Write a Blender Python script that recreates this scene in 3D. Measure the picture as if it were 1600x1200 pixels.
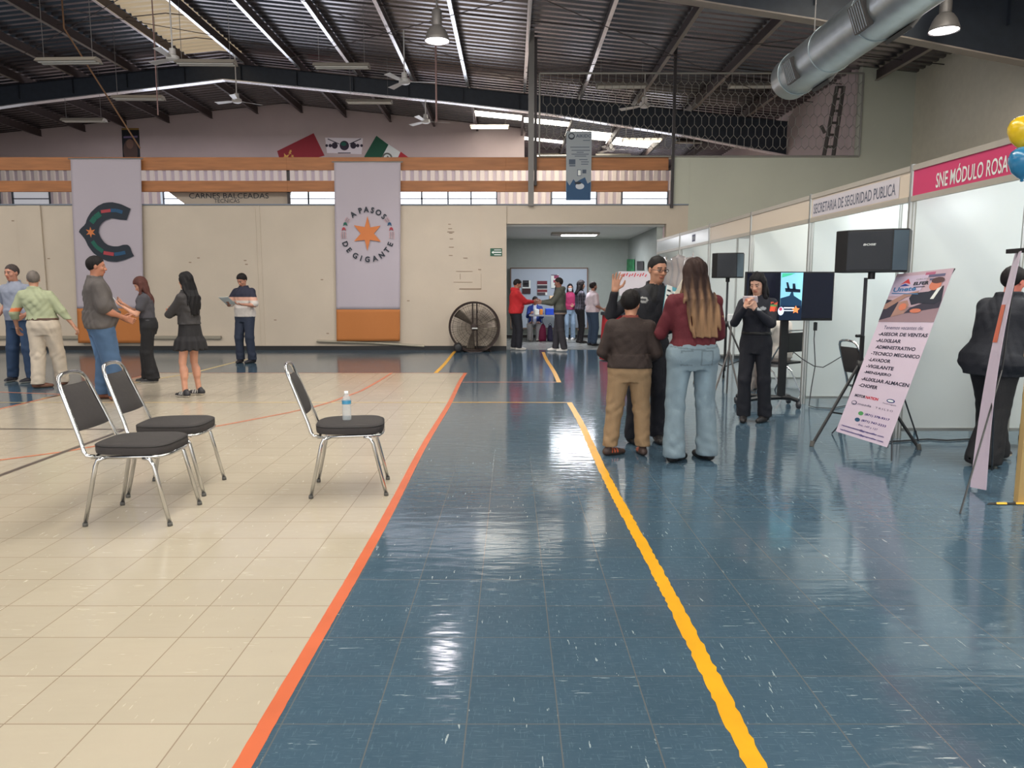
import bpy, math, random
import numpy as np
from math import sin, cos, pi, atan, tan, radians as R
from mathutils import Vector, Matrix
for o in list(bpy.data.objects): bpy.data.objects.remove(o)
SC = bpy.context.scene
COL = SC.collection
random.seed(4)
# ------------------------------------------------------------------ camera
F, TH, CH = 1150.0, atan(147/1150), 1.42
cam = bpy.data.cameras.new('camera'); cam.sensor_width = 36; cam.lens = 36*F/1600; cam.clip_end = 200
camo = bpy.data.objects.new('camera', cam); COL.objects.link(camo)
camo.location = (0, 0, CH); camo.rotation_euler = (pi/2-TH, 0, 0)
SC.camera = camo
# ------------------------------------------------------------------ world, exposure
w = bpy.data.worlds.new('world'); SC.world = w; w.use_nodes = True
bg = w.node_tree.nodes['Background']; bg.inputs[0].default_value = (.80, .88, 1.0, 1); bg.inputs[1].default_value = .75
SC.view_settings.view_transform = 'Standard'; SC.view_settings.look = 'None'
SC.view_settings.gamma = 1; SC.view_settings.use_curve_mapping = False
SC.view_settings.exposure = -0.12
SC.cycles.use_denoising = True
SC.cycles.max_bounces = 7; SC.cycles.diffuse_bounces = 4; SC.cycles.glossy_bounces = 3
SC.cycles.sample_clamp_indirect = 6
# daylight that comes in through the open side behind the camera, plus unseen lamps added under the roof and in the booths
def area(name, loc, rot, sx, sy, power, col=(1, 1, 1)):
    l = bpy.data.lights.new(name, 'AREA'); l.shape = 'RECTANGLE'; l.size = sx; l.size_y = sy; l.energy = power; l.color = col
    o = bpy.data.objects.new(name, l); COL.objects.link(o); o.location = loc; o.rotation_euler = rot
    return o
area('roof_daylight_fill', (-8.5, 3.0, 7.2), (0, 0, 0), 3.0, 12, 300, (1, .95, .87))  # unseen strips standing in for roof lights over the near bays
area('roof_daylight_fill', (-1.5, 3.0, 6.8), (0, 0, 0), 1.4, 12, 130, (1, .96, .90))
area('roof_daylight_fill', (5.6, 3.5, 6.2), (0, R(20), 0), 1.4, 12, 260, (.90, .97, 1))
area('roof_daylight_fill', (-15.0, 9.0, 6.6), (0, 0, 0), 2.0, 12, 600, (1, .93, .84))
area('door_daylight', (-3, -4.5, 2.6), (R(90), 0, 0), 16, 4.5, 520, (1, .95, .89))
area('roof_daylight_fill', (-6, 9.0, 7.0), (R(38), 0, 0), 16, 1.4, 420, (1, .95, .90))  # tilted strip added to brighten the back wall
area('booth_fill', (5.0, 5.6, 2.35), (R(50), 0, 0), .5, .2, 8, (.86, .96, 1))  # lamps added inside the booths, without any fitting
area('booth_fill', (4.9, 8.1, 2.4), (R(50), 0, 0), .5, .2, 13, (.90, .97, 1))
area('booth_fill', (5.2, 10.0, 2.4), (R(40), 0, 0), .5, .2, 12, (1, .97, .92))
area('room_lamp_light', (1.65, 19.6, 2.80), (0, 0, 0), 1.2, .3, 60, (.88, .95, 1))
area('far_bay_fill', (-8, 24.6, 7.0), (0, 0, 0), 14, 2.0, 200, (.93, .90, 1))  # added lamp that brightens the far wall
area('booth_fill', (4.8, 13.2, 2.4), (0, 0, 0), .5, .5, 25, (1, .95, .85))
# ------------------------------------------------------------------ picture <-> place
def ray(x, y):
    dx, dy = (x-800)/F, -(y-600)/F
    return Vector((dx, cos(TH)+dy*sin(TH), -sin(TH)+dy*cos(TH)))
def at(x, y, Y):
    d = ray(x, y); t = Y/d.y
    return Vector((d.x*t, Y, CH+d.z*t))
def G(x, y, z=0.0):
    d = ray(x, y); t = (z-CH)/d.z
    return Vector((d.x*t, d.y*t, z))
# ------------------------------------------------------------------ materials
def s2l(c):
    c = np.asarray(c, float)
    return np.where(c <= .04045, c/12.92, ((c+.055)/1.055)**2.4)
def hexc(r, g, b): return tuple(s2l(np.array([r, g, b])/255.))
MATS = {}
def mat(name, col, rough=.6, metal=0, spec=.5, noise=0, nscale=8, bump=0, bscale=60, emit=0, alpha=1, trans=0, vc=False, stretch=None, coat=0):
    if name in MATS: return MATS[name]
    m = bpy.data.materials.new(name); m.use_nodes = True; nt = m.node_tree; N = nt.nodes; L = nt.links
    p = N['Principled BSDF']; c = (*hexc(*col), 1)
    p.inputs['Base Color'].default_value = c; p.inputs['Roughness'].default_value = rough
    p.inputs['Metallic'].default_value = metal; p.inputs['Specular IOR Level'].default_value = spec
    if coat: p.inputs['Coat Weight'].default_value = coat
    tc = N.new('ShaderNodeTexCoord'); mp = N.new('ShaderNodeMapping'); L.new(tc.outputs['Object'], mp.inputs[0])
    if stretch: mp.inputs['Scale'].default_value = stretch
    src = None
    if vc:
        a = N.new('ShaderNodeAttribute'); a.attribute_name = 'Col'; src = a.outputs['Color']; L.new(src, p.inputs['Base Color'])
    if noise:
        n = N.new('ShaderNodeTexNoise'); n.inputs['Scale'].default_value = nscale; n.inputs['Detail'].default_value = 5; L.new(mp.outputs[0], n.inputs[0])
        mr = N.new('ShaderNodeMapRange'); mr.inputs[1].default_value = .3; mr.inputs[2].default_value = .7
        mr.inputs[3].default_value = 1-noise; mr.inputs[4].default_value = 1+noise*.6; L.new(n.outputs['Fac'], mr.inputs[0])
        mx = N.new('ShaderNodeVectorMath'); mx.operation = 'SCALE'; L.new(mr.outputs[0], mx.inputs['Scale'])
        if src: L.new(src, mx.inputs[0])
        else: mx.inputs[0].default_value = c[:3]
        L.new(mx.outputs[0], p.inputs['Base Color'])
    if bump:
        n = N.new('ShaderNodeTexNoise'); n.inputs['Scale'].default_value = bscale; n.inputs['Detail'].default_value = 4; L.new(mp.outputs[0], n.inputs[0])
        b = N.new('ShaderNodeBump'); b.inputs['Strength'].default_value = bump; b.inputs['Distance'].default_value = .01
        L.new(n.outputs['Fac'], b.inputs['Height']); L.new(b.outputs[0], p.inputs['Normal'])
    if emit:
        p.inputs['Emission Color'].default_value = c; p.inputs['Emission Strength'].default_value = emit
    if alpha < 1: p.inputs['Alpha'].default_value = alpha
    if trans: p.inputs['Transmission Weight'].default_value = trans; p.inputs['IOR'].default_value = 1.2
    MATS[name] = m; return m
# ------------------------------------------------------------------ object helpers
def tag(o, label=None, cat=None, group=None, kind=None):
    if label: o['label'] = label
    if cat: o['category'] = cat
    if group: o['group'] = group
    if kind: o['kind'] = kind
    return o
def empty(name, loc=(0, 0, 0), rz=0, label=None, cat=None, group=None):
    o = bpy.data.objects.new(name, None); o.empty_display_size = .1; COL.objects.link(o); o.location = loc; o.rotation_euler = (0, 0, rz)
    return tag(o, label, cat, group)
class Geo:
    def __init__(s): s.v = []; s.f = []; s.m = []; s.mats = []; s.cur = 0; s.T = None
    def mat(s, m):
        if m not in s.mats: s.mats.append(m)
        s.cur = s.mats.index(m); return s
    def add(s, vs, fs):
        b = len(s.v)
        for v in vs:
            v = Vector(v); s.v.append(tuple(s.T @ v) if s.T else tuple(v))
        for f in fs: s.f.append([b+i for i in f]); s.m.append(s.cur)
        return s
    def box(s, c, d, rz=0, M=None):
        x, y, z = d[0]/2, d[1]/2, d[2]/2
        vs = [Vector((i*x, j*y, k*z)) for i in (-1, 1) for j in (-1, 1) for k in (-1, 1)]
        if rz: vs = [Matrix.Rotation(rz, 3, 'Z') @ v for v in vs]
        if M: vs = [M @ v for v in vs]
        c = Vector(c)
        return s.add([c+v for v in vs], [(0, 1, 3, 2), (4, 6, 7, 5), (0, 4, 5, 1), (2, 3, 7, 6), (0, 2, 6, 4), (1, 5, 7, 3)])
    def span(s, a, b):   # axis-aligned box from corner to corner
        return s.box([(a[i]+b[i])/2 for i in range(3)], [abs(b[i]-a[i]) for i in range(3)])
    def rbox(s, c, d, r=.01, rz=0, M=None, n=3):   # box with rounded vertical profile (rounded outline in xy extruded z) and chamfered rims
        x, y, z = d[0]/2, d[1]/2, d[2]/2
        pts = []
        for cx, cy, a0 in ((x-r, y-r, 0), (-x+r, y-r, pi/2), (-x+r, -y+r, pi), (x-r, -y+r, 3*pi/2)):
            for i in range(n+1):
                a = a0+pi/2*i/n; pts.append((cx+r*cos(a), cy+r*sin(a), cx, cy))
        ch = min(r, z*.6)*.5; k = len(pts); vs = []
        for zz, q in ((-z, 1-ch/max(r, 1e-6)), (-z+ch, 1), (z-ch, 1), (z, 1-ch/max(r, 1e-6))):
            for px, py, cx, cy in pts: vs.append(Vector((cx+(px-cx)*q, cy+(py-cy)*q, zz)))
        fs = [tuple(range(k-1, -1, -1)), tuple(range(3*k, 4*k))]
        for j in range(3):
            for i in range(k): fs.append((j*k+i, j*k+(i+1) % k, (j+1)*k+(i+1) % k, (j+1)*k+i))
        if rz: vs = [Matrix.Rotation(rz, 3, 'Z') @ v for v in vs]
        if M: vs = [M @ v for v in vs]
        c = Vector(c); return s.add([c+v for v in vs], fs)
    def tube(s, pts, r, n=8, caps=True, closed=False):
        pts = [Vector(p) for p in pts]; k = len(pts); rs = r if isinstance(r, (list, tuple)) else [r]*k
        prev = None; vs = []
        for i, p in enumerate(pts):
            if closed: t = pts[(i+1) % k]-pts[i-1]
            else: t = pts[min(i+1, k-1)]-pts[max(i-1, 0)]
            t.normalize()
            if prev is None:
                u = t.orthogonal().normalized()
            else:
                u = prev-t*prev.dot(t)
                u = u.normalized() if u.length > 1e-6 else t.orthogonal().normalized()
            prev = u; w_ = t.cross(u)
            for j in range(n):
                a = 2*pi*j/n; vs.append(p+(u*cos(a)+w_*sin(a))*rs[i])
        fs = []
        for i in range(k if closed else k-1):
            i2 = (i+1) % k
            for j in range(n): fs.append((i*n+j, i*n+(j+1) % n, i2*n+(j+1) % n, i2*n+j))
        if caps and not closed: fs += [tuple(range(n-1, -1, -1)), tuple(range((k-1)*n, k*n))]
        return s.add(vs, fs)
    def lathe(s, prof, c=(0, 0, 0), n=24, M=None):
        vs = []; c = Vector(c)
        for r_, z_ in prof:
            for j in range(n):
                a = 2*pi*j/n; v = Vector((r_*cos(a), r_*sin(a), z_)); vs.append(c+(M @ v if M else v))
        fs = []
        for i in range(len(prof)-1):
            for j in range(n): fs.append((i*n+j, i*n+(j+1) % n, (i+1)*n+(j+1) % n, (i+1)*n+j))
        return s.add(vs, fs)
    def poly(s, pts): return s.add(pts, [tuple(range(len(pts)))])
    def prism(s, pts, off):    # polygon given some thickness
        k = len(pts); off = Vector(off); pts = [Vector(p) for p in pts]
        return s.add(pts+[p+off for p in pts], [tuple(range(k))[::-1], tuple(range(k, 2*k))]+[(i, (i+1) % k, k+(i+1) % k, k+i) for i in range(k)])
    def grid(s, fn, nu, nv):
        vs = [fn(i/nu, j/nv) for j in range(nv+1) for i in range(nu+1)]
        return s.add(vs, [(j*(nu+1)+i, j*(nu+1)+i+1, (j+1)*(nu+1)+i+1, (j+1)*(nu+1)+i) for j in range(nv) for i in range(nu)])
    def build(s, name, m=None, parent=None, loc=None, rz=0, smooth=False, bevel=0, kind=None, solid=0, ang=None):
        me = bpy.data.meshes.new(name); me.from_pydata(s.v, [], s.f)
        for mm in (s.mats or [m]): me.materials.append(mm)
        if s.mats: me.polygons.foreach_set('material_index', s.m)
        if smooth: me.polygons.foreach_set('use_smooth', [True]*len(me.polygons))
        me.update()
        if ang: me.set_sharp_from_angle(angle=R(ang))
        o = bpy.data.objects.new(name, me); COL.objects.link(o)
        if parent: o.parent = parent
        if loc is not None: o.location = loc
        if rz: o.rotation_euler = (0, 0, rz)
        if solid:
            md = o.modifiers.new('solid', 'SOLIDIFY'); md.thickness = solid; md.offset = 0
        if bevel:
            md = o.modifiers.new('bevel', 'BEVEL'); md.width = bevel; md.segments = 2; md.limit_method = 'ANGLE'
        if kind: o['kind'] = kind
        return o
def copy_tree(o, parent=None):
    c = o.copy(); COL.objects.link(c)
    if parent: c.parent = parent
    for ch in [x for x in CH_OF.get(o.name, [])]: copy_tree(ch, c)
    return c
CH_OF = {}
def note_children():
    CH_OF.clear()
    for x in COL.objects:
        if x.parent: CH_OF.setdefault(x.parent.name, []).append(x)
# lettering made from the built-in font, as arrays in a unit box
_TX = {}
def text_arr(t, bold=.0):
    k = (t, bold)
    if k in _TX: return _TX[k]
    cu = bpy.data.curves.new('t', 'FONT'); cu.body = t; cu.size = 1; cu.offset = bold; cu.resolution_u = 3
    ob = bpy.data.objects.new('t', cu); COL.objects.link(ob); bpy.context.view_layer.update()
    me = ob.to_mesh(); v = np.array([x.co[:] for x in me.vertices]) if len(me.vertices) else np.zeros((0, 3)); f = [tuple(p.vertices) for p in me.polygons]
    ob.to_mesh_clear(); bpy.data.objects.remove(ob); bpy.data.curves.remove(cu)
    _TX[k] = (v, f); return _TX[k]
class Fr:   # a flat frame in the place: origin, two unit directions, and its face normal
    def __init__(s, o, u, v):
        s.o = Vector(o); s.u = Vector(u).normalized(); s.v = Vector(v).normalized(); s.n = s.u.cross(s.v).normalized()
    def __call__(s, a, b, h=0): return s.o+s.u*a+s.v*b+s.n*h
def put_text(g, fr, t, x, y, wd=None, ht=None, h=.003, bold=.0, align='l', rot=0, slant=0):
    v, f = text_arr(t, bold)
    if not len(v): return
    lo, hi = v.min(0), v.max(0); sz = hi-lo
    sy = ht/sz[1] if ht else wd/sz[0]; sx = wd/sz[0] if wd else sy
    W = sz[0]*sx; ox = {'l': 0, 'c': -W/2, 'r': -W}[align]
    out = []
    for p in v:
        a, b = (p[0]-lo[0])*sx+ox, (p[1]-lo[1])*sy
        a += slant*b
        if rot: a, b = a*cos(rot)-(b)*sin(rot), a*sin(rot)+b*cos(rot)
        out.append(fr(x+a, y+b, h))
    g.add(out, f)
def decal(g, fr, pts, h=.002): g.add([fr(a, b, h) for a, b in pts], [tuple(range(len(pts)))])
def disc(cx, cy, rx, ry=None, n=20, a0=0, a1=2*pi):
    ry = ry or rx
    return [(cx+rx*cos(a0+(a1-a0)*i/n), cy+ry*sin(a0+(a1-a0)*i/n)) for i in range(n if a1-a0 > 6.2 else n+1)]
def star(cx, cy, r1, r2, n, rot=pi/2):
    return [(cx+(r1 if i % 2 == 0 else r2)*cos(rot+pi*i/n), cy+(r1 if i % 2 == 0 else r2)*sin(rot+pi*i/n)) for i in range(2*n)]
def stripe(pts, wd):     # ribbon polygon pieces along a line in 2-D
    out = []
    for (x0, y0), (x1, y1) in zip(pts, pts[1:]):
        d = math.hypot(x1-x0, y1-y0) or 1; nx, ny = -(y1-y0)/d*wd/2, (x1-x0)/d*wd/2
        out.append([(x0+nx, y0+ny), (x0-nx, y0-ny), (x1-nx, y1-ny), (x1+nx, y1+ny)])
    return out
def tint(name, rgb, **k): return mat(name, rgb, **k)
# ================================================================== the setting
def S(g, name, m=None, **k): return g.build(name, m, kind='structure', **k)
def floor_mat():
    m = bpy.data.materials.new('vinyl_tile_floor'); m.use_nodes = True; nt = m.node_tree; N = nt.nodes; L = nt.links; p = N['Principled BSDF']
    def math_(op, a, b=None, c=None):
        n = N.new('ShaderNodeMath'); n.operation = op
        for i, v in enumerate((a, b, c)):
            if v is None: continue
            if isinstance(v, (int, float)): n.inputs[i].default_value = v
            else: L.new(v, n.inputs[i])
        return n.outputs[0]
    def mixc(f, a, b):
        n = N.new('ShaderNodeMix'); n.data_type = 'RGBA'
        for s_, v in ((0, f), (6, a), (7, b)):
            if isinstance(v, (int, float)): n.inputs[s_].default_value = v
            elif isinstance(v, tuple): n.inputs[s_].default_value = (*hexc(*v), 1)
            else: L.new(v, n.inputs[s_])
        return n.outputs[2]
    def noise(sc, det=3, rough=.5, vec=None):
        n = N.new('ShaderNodeTexNoise'); n.inputs['Scale'].default_value = sc; n.inputs['Detail'].default_value = det; n.inputs['Roughness'].default_value = rough
        L.new(vec, n.inputs[0]); return n.outputs['Fac']
    geo = N.new('ShaderNodeNewGeometry'); sep = N.new('ShaderNodeSeparateXYZ'); L.new(geo.outputs['Position'], sep.inputs[0])
    X, Y = sep.outputs[0], sep.outputs[1]; pos = geo.outputs['Position']
    tx = math_('DIVIDE', math_('SUBTRACT', X, .155), .305); ty = math_('DIVIDE', math_('SUBTRACT', Y, .13), .305)
    def seam(t, w): return math_('GREATER_THAN', math_('ABSOLUTE', math_('SUBTRACT', math_('FRACT', t), .5)), .5-w)
    line = math_('MAXIMUM', seam(tx, .008), seam(ty, .008))
    cx, cy = math_('FLOOR', tx), math_('FLOOR', ty)
    comb = N.new('ShaderNodeCombineXYZ'); L.new(cx, comb.inputs[0]); L.new(cy, comb.inputs[1])
    wn = N.new('ShaderNodeTexWhiteNoise'); wn.noise_dimensions = '2D'; L.new(comb.outputs[0], wn.inputs['Vector']); rnd = wn.outputs['Value']
    cream = math_('MULTIPLY', math_('MULTIPLY', math_('LESS_THAN', X, -.80), math_('GREATER_THAN', X, -6.15)), math_('LESS_THAN', Y, 12.6))
    # streaks run across the tile on one tile and along it on the next
    def streak(sx, sy, th, sc=1.0):
        mp = N.new('ShaderNodeMapping'); L.new(pos, mp.inputs[0]); mp.inputs['Scale'].default_value = (sx, sy, 1)
        return math_('GREATER_THAN', noise(sc, 3, .62, mp.outputs[0]), th)
    par = math_('GREATER_THAN', rnd, .5)
    sA, sB = streak(7, 85, .665), streak(60, 9, .672)
    stk = math_('ADD', math_('MULTIPLY', sA, par), math_('MULTIPLY', sB, math_('SUBTRACT', 1, par)))
    scuff = streak(2.2, 2.0, .47); stk = math_('MULTIPLY', stk, scuff)
    cloud = noise(1.6, 5, .6, pos); fine = noise(26, 5, .7, pos)
    blue = mixc(cloud, (50, 72, 88), (68, 94, 112))
    blue = mixc(math_('MULTIPLY', fine, .45), blue, (88, 106, 120))
    hsv = N.new('ShaderNodeHueSaturation'); L.new(math_('ADD', .955, math_('MULTIPLY', rnd, .09)), hsv.inputs['Value']); L.new(blue, hsv.inputs['Color'])
    blue = mixc(math_('MULTIPLY', stk, .75), hsv.outputs[0], (168, 182, 184))
    blue = mixc(math_('MULTIPLY', math_('ADD', streak(14, 150, .60), streak(120, 16, .62)), .14), blue, (128, 150, 162))
    blue = mixc(math_('MULTIPLY', line, .75), blue, (104, 104, 102))
    cr = mixc(cloud, (175, 165, 147), (187, 177, 159))
    hs2 = N.new('ShaderNodeHueSaturation'); L.new(math_('ADD', .965, math_('MULTIPLY', rnd, .07)), hs2.inputs['Value']); L.new(cr, hs2.inputs['Color'])
    cs = streak(30, 30, .73); cr = mixc(math_('MULTIPLY', cs, .35), hs2.outputs[0], (150, 120, 96))
    cr = mixc(math_('MULTIPLY', line, .6), cr, (120, 98, 78))
    L.new(mixc(cream, blue, cr), p.inputs['Base Color'])
    rr = math_('ADD', math_('MULTIPLY', fine, .10), .055); rr = math_('ADD', rr, math_('MULTIPLY', stk, .15)); rr = math_('ADD', rr, math_('MULTIPLY', cream, .06))
    L.new(rr, p.inputs['Roughness'])
    p.inputs['Specular IOR Level'].default_value = .44
    mp = N.new('ShaderNodeMapping'); L.new(pos, mp.inputs[0]); mp.inputs['Scale'].default_value = (3.0, 9.0, 1)
    h = math_('ADD', math_('MULTIPLY', noise(1.6, 2, .5, mp.outputs[0]), .9), math_('MULTIPLY', line, -.10)); h = math_('ADD', h, math_('MULTIPLY', rnd, .12))
    b = N.new('ShaderNodeBump'); b.inputs['Strength'].default_value = .32; b.inputs['Distance'].default_value = .006; L.new(h, b.inputs['Height']); L.new(b.outputs[0], p.inputs['Normal'])
    return m
S(Geo().add([(-27, -5, 0), (9.3, -5, 0), (9.3, 17.6, 0), (-27, 17.6, 0)], [(0, 1, 2, 3)]), 'floor', floor_mat())
# painted court lines
M_yel = mat('yellow_floor_paint', (228, 166, 22), .35, noise=.10, nscale=5); M_ypale = mat('pale_yellow_floor_paint', (226, 196, 128), .3, noise=.1)
M_ora = mat('orange_floor_paint', (206, 102, 62), .35, noise=.1, nscale=4); M_opale = mat('worn_orange_floor_paint', (206, 122, 88), .35, noise=.15)
M_blk = mat('dark_floor_paint', (92, 82, 76), .35)
g = Geo()
def fline(pts, wd, m, jit=0.0, z=.0012):
    g.mat(m); P_ = [Vector((p[0], p[1], 0)) for p in pts]; L_ = []
    out = []
    for a, b in zip(P_, P_[1:]):
        n = max(1, int((b-a).length/(.03 if jit else 1.5)))
        out += [a.lerp(b, i/n) for i in range(n)]
    out.append(P_[-1]); vs = []
    for i, p in enumerate(out):
        t = (out[min(i+1, len(out)-1)]-out[max(i-1, 0)]).normalized(); nn = Vector((-t.y, t.x, 0))
        j1, j2 = (random.uniform(-jit, jit) for _ in range(2))
        sl = .010*sin(p.y*1.3+p.x) if jit else 0
        vs += [(*(p+nn*(wd/2+j1+sl))[:2], z), (*(p-nn*(wd/2+j2-sl))[:2], z)]
    g.add(vs, [(2*i, 2*i+1, 2*i+3, 2*i+2) for i in range(len(out)-1)])
fline([(.73, .2), (.73, 9.27)], .066, M_yel, .0045)
fline([(.73, 9.25), (-.77, 9.25)], .035, M_yel, .001)
fline([(-.83, 9.25), (-8.5, 9.25)], .03, M_ypale)
fline([(.70, 11.34), (-.77, 11.34)], .04, M_opale, .001)
fline([(.73, 11.30), (.71, 16.9)], .07, M_yel, .002)
fline([(-1.31, 12.62), (-1.32, 17.2)], .07, M_yel, .002)
fline([(-5.5, 12.62), (-5.48, 15.2)], .06, M_ypale); fline([(-6.2, 9.6), (-5.5, 12.62)], .05, M_ypale)
fline([(-.80, .2), (-.80, 12.63)], .058, M_ora, .001)
fline([(-.77, 12.6), (-6.15, 12.6)], .03, M_opale); fline([(-6.15, 12.6), (-6.17, 4)], .05, M_opale)
fline([(-6.2, 10.0), (-9, 10.6)], .04, M_opale)
arc = [(612, 583), (591, 596), (564, 611), (518, 628), (490, 636), (450, 645), (380, 658.5), (345, 665), (217, 685), (100, 706), (0, 719), (-150, 738)]
fline([G(*a) for a in arc], .045, M_opale, z=.0016)
fline([G(-200, 816), G(0, 743), G(196, 671)], .05, M_blk, z=.002); fline([G(200, 671), G(-80, 670)], .045, M_blk, z=.002)
S(g, 'floor_markings')
# -- walls
M_cream = mat('cream_painted_wall', (198, 184, 166), .7, noise=.05, nscale=1.2, bump=.15, bscale=25)
M_beige = mat('beige_plaster_wall', (196, 178, 176), .8, noise=.06, nscale=1.0, bump=.1, bscale=20)
M_green = mat('pale_green_painted_wall', (190, 190, 174), .75, noise=.05, nscale=.8, bump=.1, bscale=20)
M_room = mat('pale_blue_green_wall', (160, 167, 162), .75, noise=.04)
M_white = mat('white_paint', (222, 222, 216), .55); M_base = mat('black_rubber_skirting', (36, 34, 34), .5)
YW = 17.5
g = Geo().mat(M_cream)
g.span((-26, YW, 0), (-.13, YW+.2, 3.37)); g.span((-.13, YW, 2.95), (4.1, YW+.2, 3.37)); g.span((3.6, YW, 0), (4.1, YW+.2, 2.95))
for x0, x1 in ((-.72, -.13), (-11.5, -10.95)):      # flat pilasters
    g.span((x0, YW-.05, 0), (x1, YW, 3.36))
for xx in (-10.2, -6.0, -5.9, -3.2): g.span((xx, YW-.012, 0), (xx+.03, YW, 3.37))
S(g, 'wall_back')
g = Geo().mat(mat('blue_grey_ledge', (120, 128, 140), .5)); g.span((-26, YW-.03, 3.372), (4.1, YW+.23, 3.40)); S(g, 'trim_1')
g = Geo().mat(M_green); g.span((4.1, YW, 0), (7.97, YW+.2, 4.45)); g.span((3.74, YW-.02, 3.40), (4.1, YW+.2, 4.45)); g.span((7.97, YW, 0), (9.3, YW+.2, 7.0)); S(g, 'wall_back_right')
g = Geo().mat(mat('warm_grey_painted_wall', (216, 208, 190), .75, noise=.04)); g.span((9.2, -5, 0), (9.4, YW, 7.2)); S(g, 'wall_right')
g = Geo().mat(M_beige); g.span((-26.4, -5, 0), (-26.2, 27.5, 6)); S(g, 'wall_left')
g = Geo().mat(M_base); g.span((-26, YW-.03, 0), (-11.5, YW-.002, .10)); g.span((-10.95, YW-.03, 0), (-.72, YW-.002, .10)); g.span((-11.5, YW-.08, 0), (-10.95, YW-.052, .10)); g.span((-.72, YW-.08, 0), (-.13, YW-.052, .10)); S(g, 'baseboard_back')
g = Geo().mat(mat('galvanised_conduit', (158, 150, 134), .5, metal=.3)); g.span((-12.4, YW-.07, .27), (-6.9, YW-.015, .34)); S(g, 'trim_2')
g = Geo().mat(MATS['galvanised_conduit']); a = at(495, 533, YW-.05); b = at(663, 541, YW-.05); g.tube([a, (a.x*.5+b.x*.5, a.y, a.z-.04), b], .03); S(g, 'trim_3')
# dents, filler marks and scratched outlines in the cream wall
g = Geo().mat(mat('chipped_paint', (150, 130, 112), .9))
for x, y, l in ((702, 350, 5), (703, 357, 7), (704, 362, 13), (704, 364, 6), (705, 373, 6), (705, 386, 9), (704, 399, 7), (727, 403, 8), (765, 409, 7), (752, 421, 12)):
    a = at(x, y, YW-.055); g.span((a.x-l/160, a.y+.045, a.z-.008), (a.x+l/160, a.y+.054, a.z+.008))
for x0, y0, x1, y1 in ((713, 424, 738, 424), (719, 428, 719, 436), (752, 428, 752, 452), (718, 451, 752, 452), (709, 441, 738, 441), (764, 421, 782, 421)):
    a = at(x0, y0, YW-.006); b = at(x1, y1, YW-.006); g.span((a.x-.006, a.y-.001, b.z-.006), (b.x+.006, a.y+.005, a.z+.006))
for x, y in ((310, 403), (383, 407), (385, 413), (297, 410), (503, 437), (638, 470), (512, 521), (430, 500), (76, 404), (20, 345)):
    a = at(x, y, YW-.004); g.span((a.x-.03, a.y, a.z-.012), (a.x+.03, a.y+.003, a.z+.012))
S(g, 'wall_back_chips')
# -- far gable wall: glazed strip low, ribbed translucent band, painted wall above
YF, YG = 27.5, 34.0
M_rib = mat('ribbed_translucent_sheet_glow', (222, 208, 200), .45, emit=.16); M_rib2 = mat('ribbed_lilac_sheet_glow', (196, 180, 186), .6, emit=.10)  # daylight through the lilac and cream sheets is put in as faint emission
g = Geo().mat(M_beige)
zb = lambda X: CH+6.62-.1*abs(X+8.2)
def gable(g, x0, x1, z0, Y, th=.2):
    xs = sorted(set([x0, x1]+([-8.2] if x0 < -8.2 < x1 else [])))
    pts = [(x0, Y, z0)]+[(x1, Y, z0)]+[(x, Y, zb(x)+.02) for x in xs[::-1]]
    g.prism(pts, (0, th, 0))
gable(g, -26.2, .45, 5.70, YF); g.span((-26.2, YF, 0), (.45, YF+.2, 2.4))
g.span((.35, YF+.2, 3), (.45, YG, 7.4))
g.span((.45, YF, 0), (8, YF+.2, 2.4))
gable(g, .45, 9.4, 5.2, YG); S(g, 'wall_far')
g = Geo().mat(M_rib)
def ribs(g, x0, x1, Y, z0, z1, pitch=.30, amp=.05):
    n = int((x1-x0)/pitch); pts = []
    for i in range(n+1):
        x = x0+i*pitch; pts += [(x, 0), (x+pitch*.42, 0), (x+pitch*.5, amp), (x+pitch*.92, amp)]
    pts = [p for p in pts if p[0] <= x1]; vs = [(x, Y-a, z) for x, a in pts for z in (z0, z1)]
    b = len(pts)
    for i in range(b-1):
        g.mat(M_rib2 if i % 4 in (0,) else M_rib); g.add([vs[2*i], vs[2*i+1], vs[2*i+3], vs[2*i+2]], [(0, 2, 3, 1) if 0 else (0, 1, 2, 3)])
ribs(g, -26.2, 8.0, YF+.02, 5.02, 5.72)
win = [(20, 78), (256, 451), (451, 482), (482, 527), (625, 659), (659, 700), (700, 736), (736, 776), (862, 932), (972, 1043)]
wx = [(at(a, 310, YF).x, at(b, 310, YF).x) for a, b in win]
prev = -26.2
for a, b in wx:
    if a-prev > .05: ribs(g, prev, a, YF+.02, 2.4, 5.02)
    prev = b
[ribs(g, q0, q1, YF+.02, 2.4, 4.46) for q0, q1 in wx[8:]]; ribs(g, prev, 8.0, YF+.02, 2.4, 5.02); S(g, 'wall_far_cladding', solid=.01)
M_pane = mat('bright_window_glass', (236, 242, 255), .3, emit=4.5); M_dim = mat('dim_window_glass', (200, 200, 205), .3, emit=.55)
M_frm = mat('grey_steel_window_frame', (88, 92, 100), .5)
for i, (a, b) in enumerate(wx):
    zl = 2.4 if i < 8 else 4.46
    gw = Geo().mat(M_frm)
    for zz in [q for q in (2.42, 3.1, 3.8, 4.48, 4.72, 4.99) if q > zl]: gw.span((a, YF-.03, zz-.015), (b, YF+.03, zz+.015))
    for xx in (a, b): gw.span((xx-.025, YF-.03, zl), (xx+.025, YF+.03, 5.01))
    o = S(gw, f'window_{i+1}'); Geo().span((a+.02, YF+.04, zl+.02), (b-.02, YF+.06, 5.0)).build('pane', M_dim if i in (0,) else M_pane, o)
g = Geo().mat(M_beige); g.span((7.9, YW+.2, 0), (8.1, YG, 7.2)); S(g, 'wall_far_right')
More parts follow.
